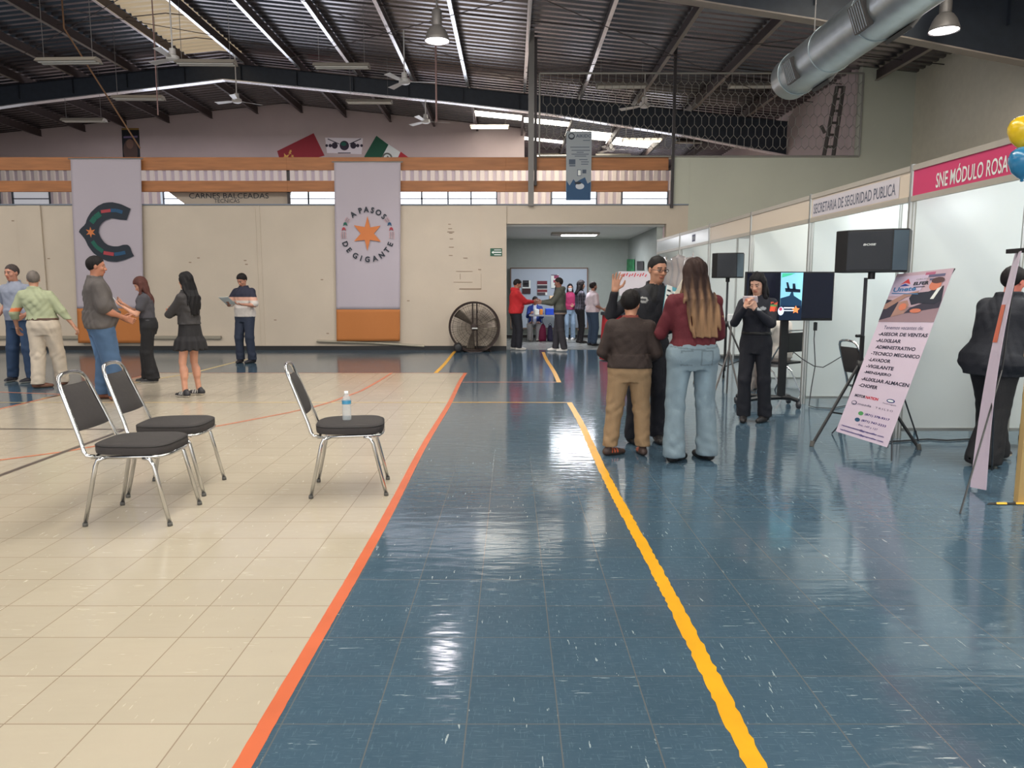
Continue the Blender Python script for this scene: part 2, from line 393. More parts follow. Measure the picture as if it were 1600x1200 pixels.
# -- room beyond the opening
g = Geo().mat(M_room); g.span((-3, 22, 0), (3.5, 22.15, 2.9)); g.span((3.42, YW+.2, 0), (3.56, 22, 2.9)); g.span((-3.1, YW+.2, 0), (-3, 22, 2.9)); S(g, 'wall_room')
g = Geo().mat(M_white); g.span((-3.1, YW+.2, 2.9), (3.6, 22.15, 3.0)); S(g, 'ceiling_room')
M_gt = mat('pale_grey_floor_tile', (150, 152, 150), .22, noise=.12, nscale=3)
g = Geo().mat(M_gt); g.span((-3.1, YW+.1, -.05), (3.6, 22.2, .004)); S(g, 'floor_room')
g = Geo().mat(mat('tile_grout', (98, 98, 96), .8))
for i in range(18): g.span((-3+i*.4, YW+.1, .004), (-2.99+i*.4, 22, .0055))
for i in range(12): g.span((-3, YW+.2+i*.4, .004), (3.42, YW+.21+i*.4, .0055))
S(g, 'floor_room_grout')
g = Geo().mat(M_base); g.span((-3, 21.97, 0), (3.42, 21.998, .09)); S(g, 'baseboard_room')
g = Geo().mat(mat('ground_beyond', (150, 146, 138), .9)); g.span((-27, YW+.2, -.06), (9.4, YG+1, -.051)); S(g, 'floor_far')
# -- roof: dark profiled sheets on purlins and tapered frames
SL = .10
def roofz(X): return CH+6.62-.10*abs(X+8.2)     # underside of the sheets
M_sheet = mat('dark_profiled_roof_sheet', (124, 118, 120), .26, metal=.9, noise=.2, nscale=.5)
M_sky = mat('translucent_roof_light', (255, 250, 238), .4, emit=8); M_skyd = mat('grimy_translucent_roof_light', (196, 178, 150), .5, emit=.5)
xs = [-26.2, -24.9, -23.3, -21.7, -20.2, -18.6, -17.0, -15.4, -13.9, -12.35, -10.8, -9.15, -7.55, -5.97, -4.37, -2.8, -1.25, .35, 1.95, 3.53, 5.12, 6.7, 8.3, 9.4]
lights = {(-9.15, -8.2): [(14.5, 21.6)], (-8.2, -7.55): [(14.5, 21.6)], (-1.25, .35): [(23.2, 24.5), (25.6, 26.3), (-2, 11)], (.35, 1.95): [(23.2, 24.7), (25.8, 26.5), (29.0, 29.6)], (1.95, 3.53): [(23.2, 24.9), (26.8, 28.2)], (3.53, 5.12): [(23.6, 24.3), (27.4, 28.8)], (5.12, 6.7): [(-2, 11)], (-15.4, -13.9): [(4, 14)], (-21.7, -20.2): [(4, 14)]}  # near-bay strips are out of view, added along with the fill lamps
def sheet(g, x0, x1, y0, y1):
    pts = []
    for i in range(int((y0+6)/.26)-1, int((y1+6)/.26)+1):
        y = -6+i*.26
        pts += [(y, 0), (y+.10, 0), (y+.15, .085), (y+.21, .085)]
    pp = lambda y: float(np.interp(y, [p[0] for p in pts], [p[1] for p in pts]))
    pts = [(y0, pp(y0))]+[p for p in pts if y0 < p[0] < y1]+[(y1, pp(y1))]
    vs = [(x, y, roofz(x)+.02+h) for y, h in pts for x in (x0, x1)]
    g.add(vs, [(2*i, 2*i+1, 2*i+3, 2*i+2) for i in range(len(pts)-1)])
allx = sorted(xs+[-8.2]); g = Geo(); k = 0
for a, b in zip(allx, allx[1:]):
    cuts = [v for kk, v in lights.items() if abs(kk[0]-a) < .01 and abs(kk[1]-b) < .01]; cuts = cuts[0] if cuts else []
    y = -5.0
    for c0, c1 in sorted(cuts):
        g.mat(M_sheet); sheet(g, a, b, y, c0); y = c1
        k += 1; gs = Geo(); n = 8
        sheet(gs, a, b, c0, c1); S(gs, 'ceiling_roof_light', M_skyd if a < -8 else M_sky)
    g.mat(M_sheet); sheet(g, a, b, y, YG)
S(g, 'ceiling')
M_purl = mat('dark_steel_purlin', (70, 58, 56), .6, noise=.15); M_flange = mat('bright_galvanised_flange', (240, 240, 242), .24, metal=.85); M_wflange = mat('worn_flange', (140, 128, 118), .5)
for X in xs[1:-1]:
    g = Geo().mat(M_purl); z = roofz(X)-.01
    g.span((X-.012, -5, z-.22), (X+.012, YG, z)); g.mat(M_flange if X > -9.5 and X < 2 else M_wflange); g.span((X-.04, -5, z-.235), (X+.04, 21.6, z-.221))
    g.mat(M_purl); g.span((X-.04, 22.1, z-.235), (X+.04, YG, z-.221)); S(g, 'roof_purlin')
M_frame = mat('blue_grey_steel_frame', (44, 50, 60), .5, noise=.15); 
def frame(Y, xr):
    g = Geo().mat(M_frame)
    tab = [(-26.2, 1.1), (-20, .75), (-14, .52), (-8.2, .44), (-2, .42), (1, .46), (5, .66), (7.9, .92), (9.2, 1.02)]
    tp = [(x, roofz(x)-.24) for x, d in tab if x <= xr]+([(xr, roofz(xr)-.24)] if xr not in [t[0] for t in tab] else [])
    xx = [p[0] for p in tp]; dd = np.interp(xx, [t[0] for t in tab], [t[1] for t in tab])
    bt = [(x, z-d) for (x, z), d in zip(tp, dd)]
    n = len(tp)
    g.add([(x, Y-.01, z) for x, z in tp]+[(x, Y-.01, z) for x, z in bt]+[(x, Y+.01, z) for x, z in tp]+[(x, Y+.01, z) for x, z in bt],
          [(i, i+1, n+i+1, n+i) for i in range(n-1)]+[(2*n+i, 3*n+i, 3*n+i+1, 2*n+i+1) for i in range(n-1)])
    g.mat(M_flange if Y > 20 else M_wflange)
    g.add([(x, Y+s*.11, z+dz) for dz in (0, -.025) for x, z in bt for s in (-1, 1)], [(2*i, 2*i+2, 2*i+3, 2*i+1) for i in range(n-1)]+[(2*n+2*i, 2*n+2*i+1, 2*n+2*i+3, 2*n+2*i+2) for i in range(n-1)]+[(2*i, 2*n+2*i, 2*n+2*i+2, 2*i+2) for i in range(n-1)])
    g.mat(M_frame)
    g.add([(x, Y+s*.11, z) for x, z in tp for s in (-1, 1)], [(2*i, 2*i+2, 2*i+3, 2*i+1) for i in range(n-1)])
    for X in xs:
        if X < xr: g.span((X-.15, Y-.10, roofz(X)-.25-.4), (X-.14, Y+.1, roofz(X)-.25))
    return S(g, 'roof_beam')
frame(21.9, 7.9); frame(12.8, 9.2); frame(4.0, 9.2)
g = Geo().mat(mat('steel_rod', (66, 56, 54), .6))
for Y in (14.6, 16.4, 18.4, 20.1): g.tube([(x, Y, roofz(x)-.12) for x in allx], .012, 5)
for a, b in (((-12.35, 14.5), (-5.97, 19.5)), ((-5.97, 14.5), (.35, 20.5)), ((.35, 14.5), (6.7, 19.5))):
    for (xa, ya), (xb, yb) in (((a[0], a[1]), (b[0], b[1])), ((a[0], b[1]), (b[0], a[1]))):
        g.tube([(xa, ya, roofz(xa)-.3), ((xa+xb)/2, (ya+yb)/2, (roofz(xa)+roofz(xb))/2-.32), (xb, yb, roofz(xb)-.3)], .009, 5)
S(g, 'roof_bracing_rods')
# -- posts, timber rails and net screen above the back wall
M_post = mat('grey_steel_post', (122, 118, 114), .5); M_pdark = mat('dark_steel_post', (56, 50, 50), .6)
def post(px, y0, y1, w_, m):
    a, b = at(px, y0, YW-.06), at(px, y1, YW-.06)
    return tag(S(Geo().mat(m).span((b.x-w_/2, YW-.12, b.z), (b.x+w_/2, YW-.04, a.z)), 'steel_post'))
post(829.5, 50, 322, .13, M_post); post(836.5, 60, 290, .06, M_pdark); post(1049, 62, 325, .06, M_pdark)
M_wood = mat('orange_brown_timber', (168, 108, 62), .55, noise=.22, nscale=2.5, stretch=(.6, 6, 6))
for nm, z0, z1 in (('upper', 4.17, 4.46), ('lower', 3.68, 3.93)):
    k = 0
    for x0, x1 in ((-26, -12.0), (-12.0, -9.41), (-9.41, -5.21), (-5.21, -.14), (-.14, 3.62)):
        xa = x0
        g = Geo().mat(M_wood).span((x0, YW+.02, z0), (x1, YW+.07, z1))
        o = S(g, 'timber_rail', bevel=.006)
g = Geo().mat(M_pdark)
for x in (-14, -11.99, -9.41, -5.21, -2.7): g.span((x-.03, YW+.08, 3.4), (x+.03, YW+.14, 4.46))
S(g, 'rail_support_posts')
# hexagonal wire net in a light frame
M_wire = mat('galvanised_wire', (150, 146, 138), .5, metal=.3)
x0, x1 = at(843, 180, YW).x, at(1345, 180, YW).x; zt = at(1000, 115, YW).z; zbm = 4.47
def inwin(x, z): return x0 < x < x1 and zbm < z < zt
g = Geo().mat(M_wire); CW, CHh = .165, .275; r_ = .0075; row = 0; z = zbm; segs = []
while z < zt:
    off = CW/2 if row % 2 else 0; x = x0-CW
    while x < x1+CW:
        cx = x+off; p0 = (cx, z); p1 = (cx, z+CHh*.55); p2 = (cx+CW/2, z+CHh*.86); p3 = (cx-CW/2, z+CHh*.86)
        for a, b in ((p0, p1), (p1, p2), (p1, p3)):
            if inwin(*a) and inwin(*b): segs.append((a, b))
        x += CW
    z += CHh*.86; row += 1
for a, b in segs: g.tube([(a[0], YW-.03, a[1]), (b[0], YW-.03, b[1])], r_, 3, caps=False)
for a, b in (((x0, zt), (x1, zt)), ((x0, zbm), (x1, zbm)), ((x0, zbm), (x0, zt)), ((x1, zbm), (x1, zt))):
    g.tube([(a[0], YW-.03, a[1]), (b[0], YW-.03, b[1])], .022, 6)
tag(g.build('wire_screen'), 'hexagonal wire net stretched in a thin frame above the low green wall', 'wire screen')
# ================================================================== things
M_chrome = mat('chrome', (205, 205, 205), .18, metal=1); M_alu = mat('anodised_aluminium', (168, 170, 168), .35, metal=.7)
M_black = mat('black_plastic', (24, 25, 28), .45); M_dgrey = mat('dark_grey_plastic', (52, 54, 60), .5)
M_upl = mat('charcoal_upholstery', (58, 54, 54), .85, noise=.08, nscale=40, bump=.3, bscale=300); M_pip = mat('black_piping', (22, 21, 22), .6)
M_rub = mat('grey_rubber_foot', (90, 88, 84), .7)
def box_of(g, a, b): return g.span(a, b)
# ---- stacking chairs: the seat front looks along local +X
def chair(loc, rz, label):
    root = empty('stacking_chair', loc, rz, label, 'chair')
    st = Geo().mat(M_upl)
    def ring(z, k):
        pts = []
        for i in range(40):
            a = 2*pi*i/40; c, s_ = cos(a), sin(a); e = 2/3.6
            x = .235*k*(abs(c)**e)*(1 if c > 0 else -1); y = (.225+.02*c)*k*(abs(s_)**e)*(1 if s_ > 0 else -1)
            pts.append((x, y, z))
        return pts
    rings = [ring(.435, .93), ring(.438, .985), ring(.455, 1.0), ring(.478, 1.0), ring(.492, .975), ring(.50, .90), ring(.505, .6), ring(.506, .2)]
    vs = [p for r_ in rings for p in r_]; fs = [tuple(range(39, -1, -1)), tuple(range(280, 320))]
    for j in range(7):
        for i in range(40): fs.append((j*40+i, j*40+(i+1) % 40, (j+1)*40+(i+1) % 40, (j+1)*40+i))
    st.add(vs, fs); so = st.build('seat', parent=root, smooth=True, ang=50)
    Geo().mat(M_pip).tube(ring(.486, .992), .0035, 6, closed=True).build('piping', parent=so, smooth=True)
    # backrest: a trapezoid cushion, wider at its foot, held in a tube frame that leans back
    def bk(y, z): return Vector((-.245-(z-.45)*.36-.02*(z-.45), y, z))
    def bfn(side):
        def f(u, v):
            z = .575+.27*v; w_ = .185-.048*v; y = (u*2-1)*w_
            p = bk(y, z); return p+Vector((side*.016*(1-(2*u-1)**4)*(1-(2*v-1)**4)+.018*(2*u-1)**2*-1+.01+side*.004, 0, 0))
        return f
    gb = Geo().mat(M_upl); gb.grid(bfn(1), 12, 12); gb.grid(lambda u, v: bfn(-1)(1-u, v), 12, 12)
    gb.build('backrest', parent=root, smooth=True)
    pts = []
    for s_ in (-1,):
        pts = [(-.19, -.20, .425), (-.235, -.205, .43), (-.252, -.203, .455)]+[tuple(bk(-.200+.045*(z-.45)/.4, z)) for z in (.52, .62, .72, .82)]
    top = [tuple(bk(y, z)) for y, z in ((-.148, .865), (-.125, .895), (-.08, .91), (0, .915), (.08, .91), (.125, .895), (.148, .865))]
    full = pts+top+[(p[0], -p[1], p[2]) for p in pts[::-1]]
    Geo().mat(M_chrome).tube(full, .0125, 10).build('back_frame', parent=root, smooth=True)
    gf = Geo().mat(M_chrome)
    gf.tube([(-.21, -.20, .42), (.15, -.205, .425), (.205, -.19, .425), (.225, -.1, .425), (.228, 0, .425), (.225, .1, .425), (.205, .19, .425), (.15, .205, .425), (-.21, .20, .42)], .011, 8)
    gf.tube([(-.2, -.2, .42), (-.205, 0, .42), (-.2, .2, .42)], .010, 8); gf.tube([(.17, -.2, .42), (.175, .2, .42)], .010, 8)
    gf.build('seat_frame', parent=root, smooth=True)
    for sx, sy in ((1, -1), (1, 1), (-1, -1), (-1, 1)):
        if sx > 0: p = [(.10, sy*.205, .418), (.14, sy*.21, .41), (.163, sy*.212, .37), (.245, sy*.222, .012)]
        else: p = [(-.13, sy*.205, .418), (-.17, sy*.208, .405), (-.185, sy*.21, .37), (-.265, sy*.222, .012)]
        l = Geo().mat(M_chrome).tube(p, .0125, 10).build('leg', parent=root, smooth=True)
        Geo().mat(M_rub).tube([(p[-1][0]-.001*sx, p[-1][1], .022), (p[-1][0], p[-1][1], .0)], .0155, 10).build('foot_cap', parent=l, smooth=True)
    return root
c1 = (G(140, 822)+G(268, 821)+G(194.5, 789.6)+G(310.7, 789))/4; chair(c1, R(1), 'empty charcoal padded chrome chair nearest the camera, its seat overlapping the chair behind')
c2 = (G(206, 776)+G(318.6, 775)+G(246, 752)+G(350, 750))/4; chair(c2, R(4), 'empty charcoal padded chrome chair standing behind the nearest of the two paired chairs')
c3 = (G(490, 778)+G(600, 774)+G(506, 754)+G(606, 749))/4; chair(c3, R(8), 'charcoal padded chrome chair standing alone with a water bottle on its seat')
# ---- water bottle
M_pet = mat('clear_plastic', (225, 235, 240), .08, alpha=.38, trans=.3); M_lab = mat('blue_bottle_label', (70, 150, 190), .4); M_cap = mat('white_cap', (235, 238, 240), .4)
bp = c3+Vector((-.02, -.03, .505)); root = empty('water_bottle', bp, 0, 'clear plastic water bottle with a blue label on the chair seat', 'bottle')
pr = [(.0, 0), (.026, 0), (.031, .006)]
for i in range(10): pr += [(.0315 if i % 2 else .0295, .012+i*.012)]
pr += [(.0315, .135), (.028, .155), (.018, .178), (.0125, .186), (.0125, .196)]
Geo().mat(M_pet).lathe(pr).build('body', parent=root, smooth=True)
Geo().mat(M_lab).lathe([(.0322, .118), (.0322, .142)]).build('label_band', parent=root, smooth=True)
Geo().mat(M_cap).lathe([(.0135, .19), (.0140, .192), (.0140, .207), (.0, .208)]).build('cap', parent=root, smooth=True)
# ---- drum fan on wheels
M_fan = mat('dark_bronze_metal', (62, 50, 46), .4, metal=.5); M_blade = mat('grey_brown_fan_blade', (118, 108, 96), .45, metal=.3)
fc = at(741, 511, 17.05); root = empty('drum_fan', (fc.x, fc.y, 0), R(6), 'large round drum fan with wire cage standing on wheels against the cream wall', 'fan')
cz = fc.z; RR = .575
g = Geo().mat(M_fan); circ = lambda r_, y, n=48: [(r_*cos(2*pi*i/n), y, cz+r_*sin(2*pi*i/n)) for i in range(n)]
n = 48
vs = [(r_*cos(2*pi*i/n), y, cz+r_*sin(2*pi*i/n)) for r_, y in ((RR, -.16), (RR, .16), (RR-.03, .16), (RR-.03, -.16)) for i in range(n)]
g.add(vs, [(j*n+i, j*n+(i+1) % n, ((j+1) % 4)*n+(i+1) % n, ((j+1) % 4)*n+i) for j in range(4) for i in range(n)])
g.tube(circ(RR, -.16), .014, 6, closed=True); g.tube(circ(RR, .16), .014, 6, closed=True); g.build('housing', parent=root, smooth=True, ang=40)
g = Geo().mat(M_fan)
for i in range(60):
    a = 2*pi*i/60; g.tube([(.09*cos(a), -.20, cz+.09*sin(a)), (.38*cos(a), -.195, cz+.38*sin(a)), ((RR-.01)*cos(a), -.165, cz+(RR-.01)*sin(a))], .0028, 4, caps=False)
for r_ in (.09, .2, .3, .4, .5): g.tube(circ(r_, -.2 if r_ < .45 else -.18), .0035, 4, closed=True)
g.build('front_guard', parent=root)
g = Geo().mat(M_fan)
for x in (-.03, .07): g.tube([(x, .13, cz-RR+.02), (x, .13, cz+RR-.02)], .018, 6)
for r_ in (.2, .35, .5): g.tube(circ(r_, .165), .0035, 4, closed=True)
for i in range(24):
    a = 2*pi*i/24; g.tube([(.05*cos(a), .17, cz+.05*sin(a)), ((RR-.01)*cos(a), .16, cz+(RR-.01)*sin(a))], .003, 4, caps=False)
g.build('rear_guard', parent=root)
for a0 in (132, 252, 3):
    a0 = R(a0); fn = lambda u, v: (lambda r_, a: (r_*cos(a), -.05+(u-.5)*.12, cz+r_*sin(a)))(.07+.46*v, a0+(u-.5)*(.95-.45*v)*(.45+.35*v)+.15*v)
    Geo().mat(M_blade).grid(fn, 6, 8).build('blade', parent=root, smooth=True, solid=.004)
Geo().mat(M_fan).lathe([(0, .0), (.075, 0), (.08, .04), (.08, .2), (0, .22)], (0, .10, cz), M=Matrix.Rotation(R(90), 3, 'X')).build('motor', parent=root, smooth=True, ang=40)
Geo().mat(mat('silver_badge', (200, 200, 196), .3)).rbox((0, -.205, cz-.02), (.13, .01, .035), .012).build('badge', parent=root)
g = Geo().mat(M_fan); g.tube([(-.38, -.16, .06), (.36, -.16, .035)], .016, 8); g.tube([(-.38, .2, .06), (.36, .2, .035)], .016, 8); g.tube([(-.2, 0, cz-RR-.0), (-.3, 0, .06)], .02, 6); g.tube([(.2, 0, cz-RR+.01), (.3, 0, .05)], .02, 6)
g.tube([(.36, -.2, .02), (.36, .24, .02)], .018, 8); g.build('stand', parent=root, smooth=True)
for y in (-.19, .2): Geo().mat(M_black).lathe([(0, -.03), (.07, -.03), (.095, -.02), (.1, 0), (.095, .02), (.07, .03), (0, .03)], (-.38, y, .1), 20, Matrix.Rotation(R(90), 3, 'X')).build('wheel', parent=root, smooth=True)
# ---- hanging banners
M_bw = mat('white_banner_cloth', (180, 170, 178), .75, bump=.5, bscale=2.2); M_bo = mat('orange_banner_cloth', (184, 114, 58), .75, bump=.5, bscale=3)
M_navy = mat('printed_dark_navy', (34, 42, 52), .7); M_pg = mat('printed_green', (24, 94, 78), .7); M_pr = mat('printed_red', (168, 62, 70), .7); M_pb = mat('printed_blue', (34, 78, 112), .7); M_po = mat('printed_orange', (204, 120, 66), .7)
M_pgr = mat('printed_grey', (140, 140, 146), .7)
def banner(x0, x1, y0, y1, ysp, label, xb0=None, xb1=None):
    Y = YW-.10; a, b = at(x0, y0, Y), at(x1, y0, Y); c, d = at(xb0 or x0, y1, Y), at(xb1 or x1, y1, Y); zs = at((x0+x1)/2, ysp, Y).z
    root = empty('hanging_banner', ((c.x+d.x)/2, Y, c.z), 0, label, 'banner')
    def fn(z0, z1):
        def f(u, v):
            z = z0+(z1-z0)*v; t = (z-c.z)/(a.z-c.z); xl = c.x+(a.x-c.x)*t; xr = d.x+(b.x-d.x)*t
            return (xl+(xr-xl)*u-(c.x+d.x)/2, .012*sin(u*9+z*1.4)*(1-t*.6), z-c.z)
        return f
    Geo().mat(M_bw).grid(fn(zs, a.z), 24, 40).build('cloth', parent=root, smooth=True, solid=.003)
    Geo().mat(M_bo).grid(fn(c.z, zs), 24, 10).build('orange_panel', parent=root, smooth=True, solid=.003)
    Geo().mat(M_alu).tube([(a.x-.05-(c.x+d.x)/2, .0, a.z-c.z), (b.x+.05-(c.x+d.x)/2, .0, a.z-c.z)], .014, 8).build('top_rod', parent=root)
    return root, Fr((-(c.x+d.x)/2, -.03, -c.z), (1, 0, 0), (0, 0, 1)), Y
root, fr, Y = banner(110, 220, 248, 536, 482, 'tall white cloth banner with a dark letter C and orange foot on the cream wall', 122, 226)
def px(x, y): p = at(x, y, Y); return (p.x, p.z)
gl = Geo().mat(M_navy)
K = lambda x, y: px(100+x/10, 300+y/10)
outer = [(1050, 262), (900, 190), (760, 160), (640, 170), (530, 225), (430, 320), (370, 420), (345, 510), (300, 545), (235, 615), (300, 690), (345, 750), (390, 850), (470, 955), (590, 1040), (700, 1080), (830, 1090), (960, 1060), (1105, 1000)]
inner = [(990, 440), (870, 430), (760, 410), (660, 440), (600, 485), (560, 550), (550, 630), (580, 710), (640, 790), (700, 830), (780, 850), (860, 850), (940, 825), (1010, 825), (1050, 870), (1070, 940), (1105, 1000)]
no, ni = len(outer), len(inner); pts = [fr(*K(*p), .002) for p in outer+inner[::-1]]
# strip fan between outer and inner outlines
fo = [K(*p) for p in outer]; fi = [K(*p) for p in inner]
N_ = 44
def resamp(q, n):
    q = np.array(q); d = np.r_[0, np.cumsum(np.hypot(*np.diff(q, axis=0).T))]; t = np.linspace(0, d[-1], n+1); return np.c_[np.interp(t, d, q[:, 0]), np.interp(t, d, q[:, 1])]
fo, fi = resamp(fo, N_), resamp(fi, N_)
gl.add([fr(*p, .002) for p in fo]+[fr(*p, .002) for p in fi], [(i, N_+1+i, N_+2+i, i+1) for i in range(N_)])
def ribbon(m, pts, wd, n=10):
    gl.mat(m); q = resamp([K(*p) for p in pts], n)
    for i in range(n):
        for poly in stripe([q[i], q[i+1]], wd): decal(gl, fr, poly, .005)
ribbon(M_pg, [(440, 480), (500, 400), (580, 340)], .12); ribbon(M_pr, [(590, 310), (740, 290)], .07); ribbon(M_pb, [(740, 290), (830, 290), (925, 320)], .08)
ribbon(M_pg, [(455, 770), (520, 860), (620, 930)], .09); ribbon(M_pr, [(630, 950), (790, 975)], .08); ribbon(M_pb, [(800, 975), (880, 965), (970, 945)], .08)
gl.mat(M_po); s0 = K(430, 630); decal(gl, fr, star(*s0, .125, .05, 6), .006)
gl.build('printed_emblem', parent=root)
root, fr, Y = banner(522, 626, 253, 533, 483.5, 'tall white cloth banner with an orange six-pointed star inside a ring of lettering', 526, 625)
gl = Geo().mat(M_po); K = lambda x, y: px(520+x*.09167, 310+y*.09167)
decal(gl, fr, [K(*p) for p in ((595, 300), (640, 495), (820, 465), (705, 600), (825, 740), (640, 710), (595, 895), (548, 710), (368, 730), (480, 600), (362, 458), (550, 490))], .002)
cx_, cy_ = K(598, 615); rx_ = K(1010, 615)[0]-cx_; ry_ = K(598, 190)[1]-cy_
gl.mat(M_navy)
def arc_text(t, degs, top):
    for ch_, dg in zip(t, degs):
        a = R(dg); x, y = cx_+rx_*cos(a), cy_+ry_*sin(a); rot = a-pi/2 if top else a+pi/2
        f2 = Fr(fr(x, y), fr.u*cos(rot)+fr.v*sin(rot), -fr.u*sin(rot)+fr.v*cos(rot)); v, f = text_arr(ch_, .03)
        lo, hi = v.min(0), v.max(0); s_ = .125
        gl.add([f2((p[0]-(lo[0]+hi[0])/2)/.72*s_*.95, (p[1]-.36)/.72*s_, .003) for p in v], f)
arc_text('APASOS', (126, 106, 92, 77, 62, 46), True); arc_text('DEGIGANTE', (203, 219, 238, 253, 268, 286, 304, 321, 337), False)
for s_, m_ in ((-1, M_pg), (1, M_pb)):
    for a_, mm in ((24, m_), (12, M_pr)):
        x, y = cx_+s_*rx_*cos(R(a_)), cy_+ry_*sin(R(a_)); gl.mat(mm); decal(gl, fr, [(x-.05, y-.04), (x, y-.005), (x+.05, y-.04), (x+.035, y+.03), (x, y+.05), (x-.035, y+.03)], .003)
    for k_ in range(5):
        gl.mat(M_pgr if k_ % 2 else mat('printed_pale_red', (200, 150, 152), .7))
        for a0, a1 in ((30, 40), (-10, 6)):
            q = [(cx_+s_*(rx_-.05+.025*k_)*cos(R(a)), cy_+(ry_-.04+.02*k_)*sin(R(a))) for a in np.linspace(a0, a1, 4)]
            for poly in stripe(q, .012): decal(gl, fr, poly, .003)
gl.build('printed_emblem', parent=root)
# ---- wall sign, posters and flags
def flat(name, corners, Y, m, label, cat, thick=.012, group=None, parent=None):
    """a sheet hung on a wall at depth Y; corners in picture order lower-left, lower-right, upper-right, upper-left"""
    ps = [at(x, y, Y) for x, y in corners]; c = sum(ps, Vector())/4
    root = empty(name, (c.x, Y, min(p.z for p in ps)), 0, label, cat, group)
    g = Geo().mat(m); g.prism([p-root.location for p in ps], (0, thick, 0)); g.build('sheet', parent=root)
    return root, Fr(Vector((0, 0, 0))-root.location+Vector((0, Y, 0)), (1, 0, 0), (0, 0, 1))
M_sgn = mat('exit_sign_green', (22, 84, 60), .5); M_lw = mat('printed_white', (226, 230, 226), .6)
root, fr = flat('exit_sign', ((766, 400), (784.5, 400), (784.5, 388), (766, 388)), YW-.065, M_sgn, 'small green exit arrow sign on the cream pillar', 'sign')
Y = YW-.065; g = Geo().mat(M_lw); P2 = lambda x, y: (lambda p: (p.x, p.z))(at(x, y, Y))
decal(g, fr, [P2(768, 394.3), P2(771, 391.8), P2(771, 393.2), P2(783.5, 393.2), P2(783.5, 395.2), P2(771, 395.2), P2(771, 396.8)]); decal(g, fr, [P2(772, 391.2), P2(783, 391.2), P2(783, 390), P2(772, 390)]); decal(g, fr, [P2(772, 398.6), P2(783, 398.6), P2(783, 397.4), P2(772, 397.4)]); g.build('arrow_print', parent=root)
M_red = mat('red_flag_cloth', (150, 38, 50), .7); M_yst = mat('yellow_print', (222, 170, 90), .7)
YF2 = YF-.014
root, fr = flat('flag', ((441, 262), (507, 243), (490, 208), (433, 236)), YF2, M_red, 'red flag with small yellow stars tilted on the far wall', 'flag')
Y = YF2; g = Geo().mat(M_yst)
for x, y, r_ in ((447, 246, .17), (453, 239, .07), (457, 244, .07), (457, 250, .07), (454, 236, .06)): decal(g, fr, star(*P2(x, y), r_, r_*.4, 5, 2))
g.build('printed_stars', parent=root)
root, fr = flat('flag', ((585, 262), (631, 263), (644, 250), (587, 212)), YF2, M_lw, 'green, white and red tricolour flag with a central emblem tilted on the far wall', 'flag')
g = Geo().mat(mat('flag_green', (24, 84, 60), .7)); decal(g, fr, [P2(569, 245), P2(590, 258), P2(607, 226), P2(588, 212)])
g.mat(mat('flag_red', (186, 46, 56), .7)); decal(g, fr, [P2(614, 262.5), P2(631, 263), P2(644, 250), P2(626, 237)])
g.mat(mat('emblem_grey', (104, 104, 96), .7)); e = P2(605, 247); decal(g, fr, disc(*e, .19, .19), .004); g.mat(M_lw); decal(g, fr, disc(*e, .13, .13), .006); g.mat(MATS['emblem_grey']); decal(g, fr, [(e[0]-.08, e[1]-.06), (e[0]+.02, e[1]-.09), (e[0]+.09, e[1]), (e[0]+.02, e[1]+.09), (e[0]-.03, e[1]+.02)], .008)
g.build('printed_panels', parent=root)
root, fr = flat('wall_banner', ((511, 239), (565, 241), (567, 216), (508, 215)), YF2, mat('pinkish_white_cloth', (236, 226, 230), .7), 'small white banner with a row of dark marks between the two flags', 'banner')
g = Geo().mat(mat('dark_print', (52, 42, 58), .7))
for x, r_ in ((510.5, .05), (516, .06), (523, .11), (538, .17), (552, .11), (559, .06), (565, .05)): decal(g, fr, disc(*P2(x, 227.5), r_, r_), .003)
g.mat(M_pg); decal(g, fr, disc(*P2(537, 225), .10, .07), .005); g.mat(MATS['dark_print'])
for x0, y0, x1, y1 in ((512, 217, 530, 225), (564, 217, 546, 225), (528, 239, 548, 239)):
    for poly in stripe([P2(x0, y0), P2(x1, y1)], .03): decal(g, fr, poly, .003)
g.build('printed_marks', parent=root)
root, fr = flat('wall_poster', ((192, 248), (219, 248), (217, 203), (190, 203)), YF2, mat('near_black_print', (28, 30, 36), .6), 'tall dark poster with a faint figure and a gold top edge on the far wall', 'poster')
g = Geo().mat(mat('gold_print', (150, 118, 60), .6)); decal(g, fr, [P2(190, 203), P2(217, 203), P2(217, 200), P2(190, 200)]); g.mat(mat('brown_print', (92, 72, 66), .7)); decal(g, fr, disc(*P2(204, 236), .26, .42)); g.mat(mat('skin_print', (126, 96, 84), .7)); decal(g, fr, disc(*P2(203, 225), .13, .17), .004)
g.mat(mat('violet_print', (120, 104, 140), .7)); decal(g, fr, [P2(193, 216), P2(215, 215), P2(215, 212), P2(193, 213)]); g.build('printed_figure', parent=root)
# cloth banner over the low windows
YB = YW+.25
root, fr = flat('cloth_banner', ((290, 320), (450, 322), (455, 300), (262, 299)), YB, mat('unbleached_cloth', (168, 156, 142), .8, bump=.4, bscale=6), 'long sagging off-white cloth banner with dark lettering hung under the timber rail', 'banner')
Y = YB; g = Geo().mat(M_navy); put_text(g, fr, 'CARNES BALCEADAS', *P2(296, 310), wd=P2(420, 310)[0]-P2(296, 310)[0], ht=.12, h=.01); put_text(g, fr, 'TECNICAS', *P2(335, 317), wd=.6, ht=.09, h=.01); g.build('lettering', parent=root)
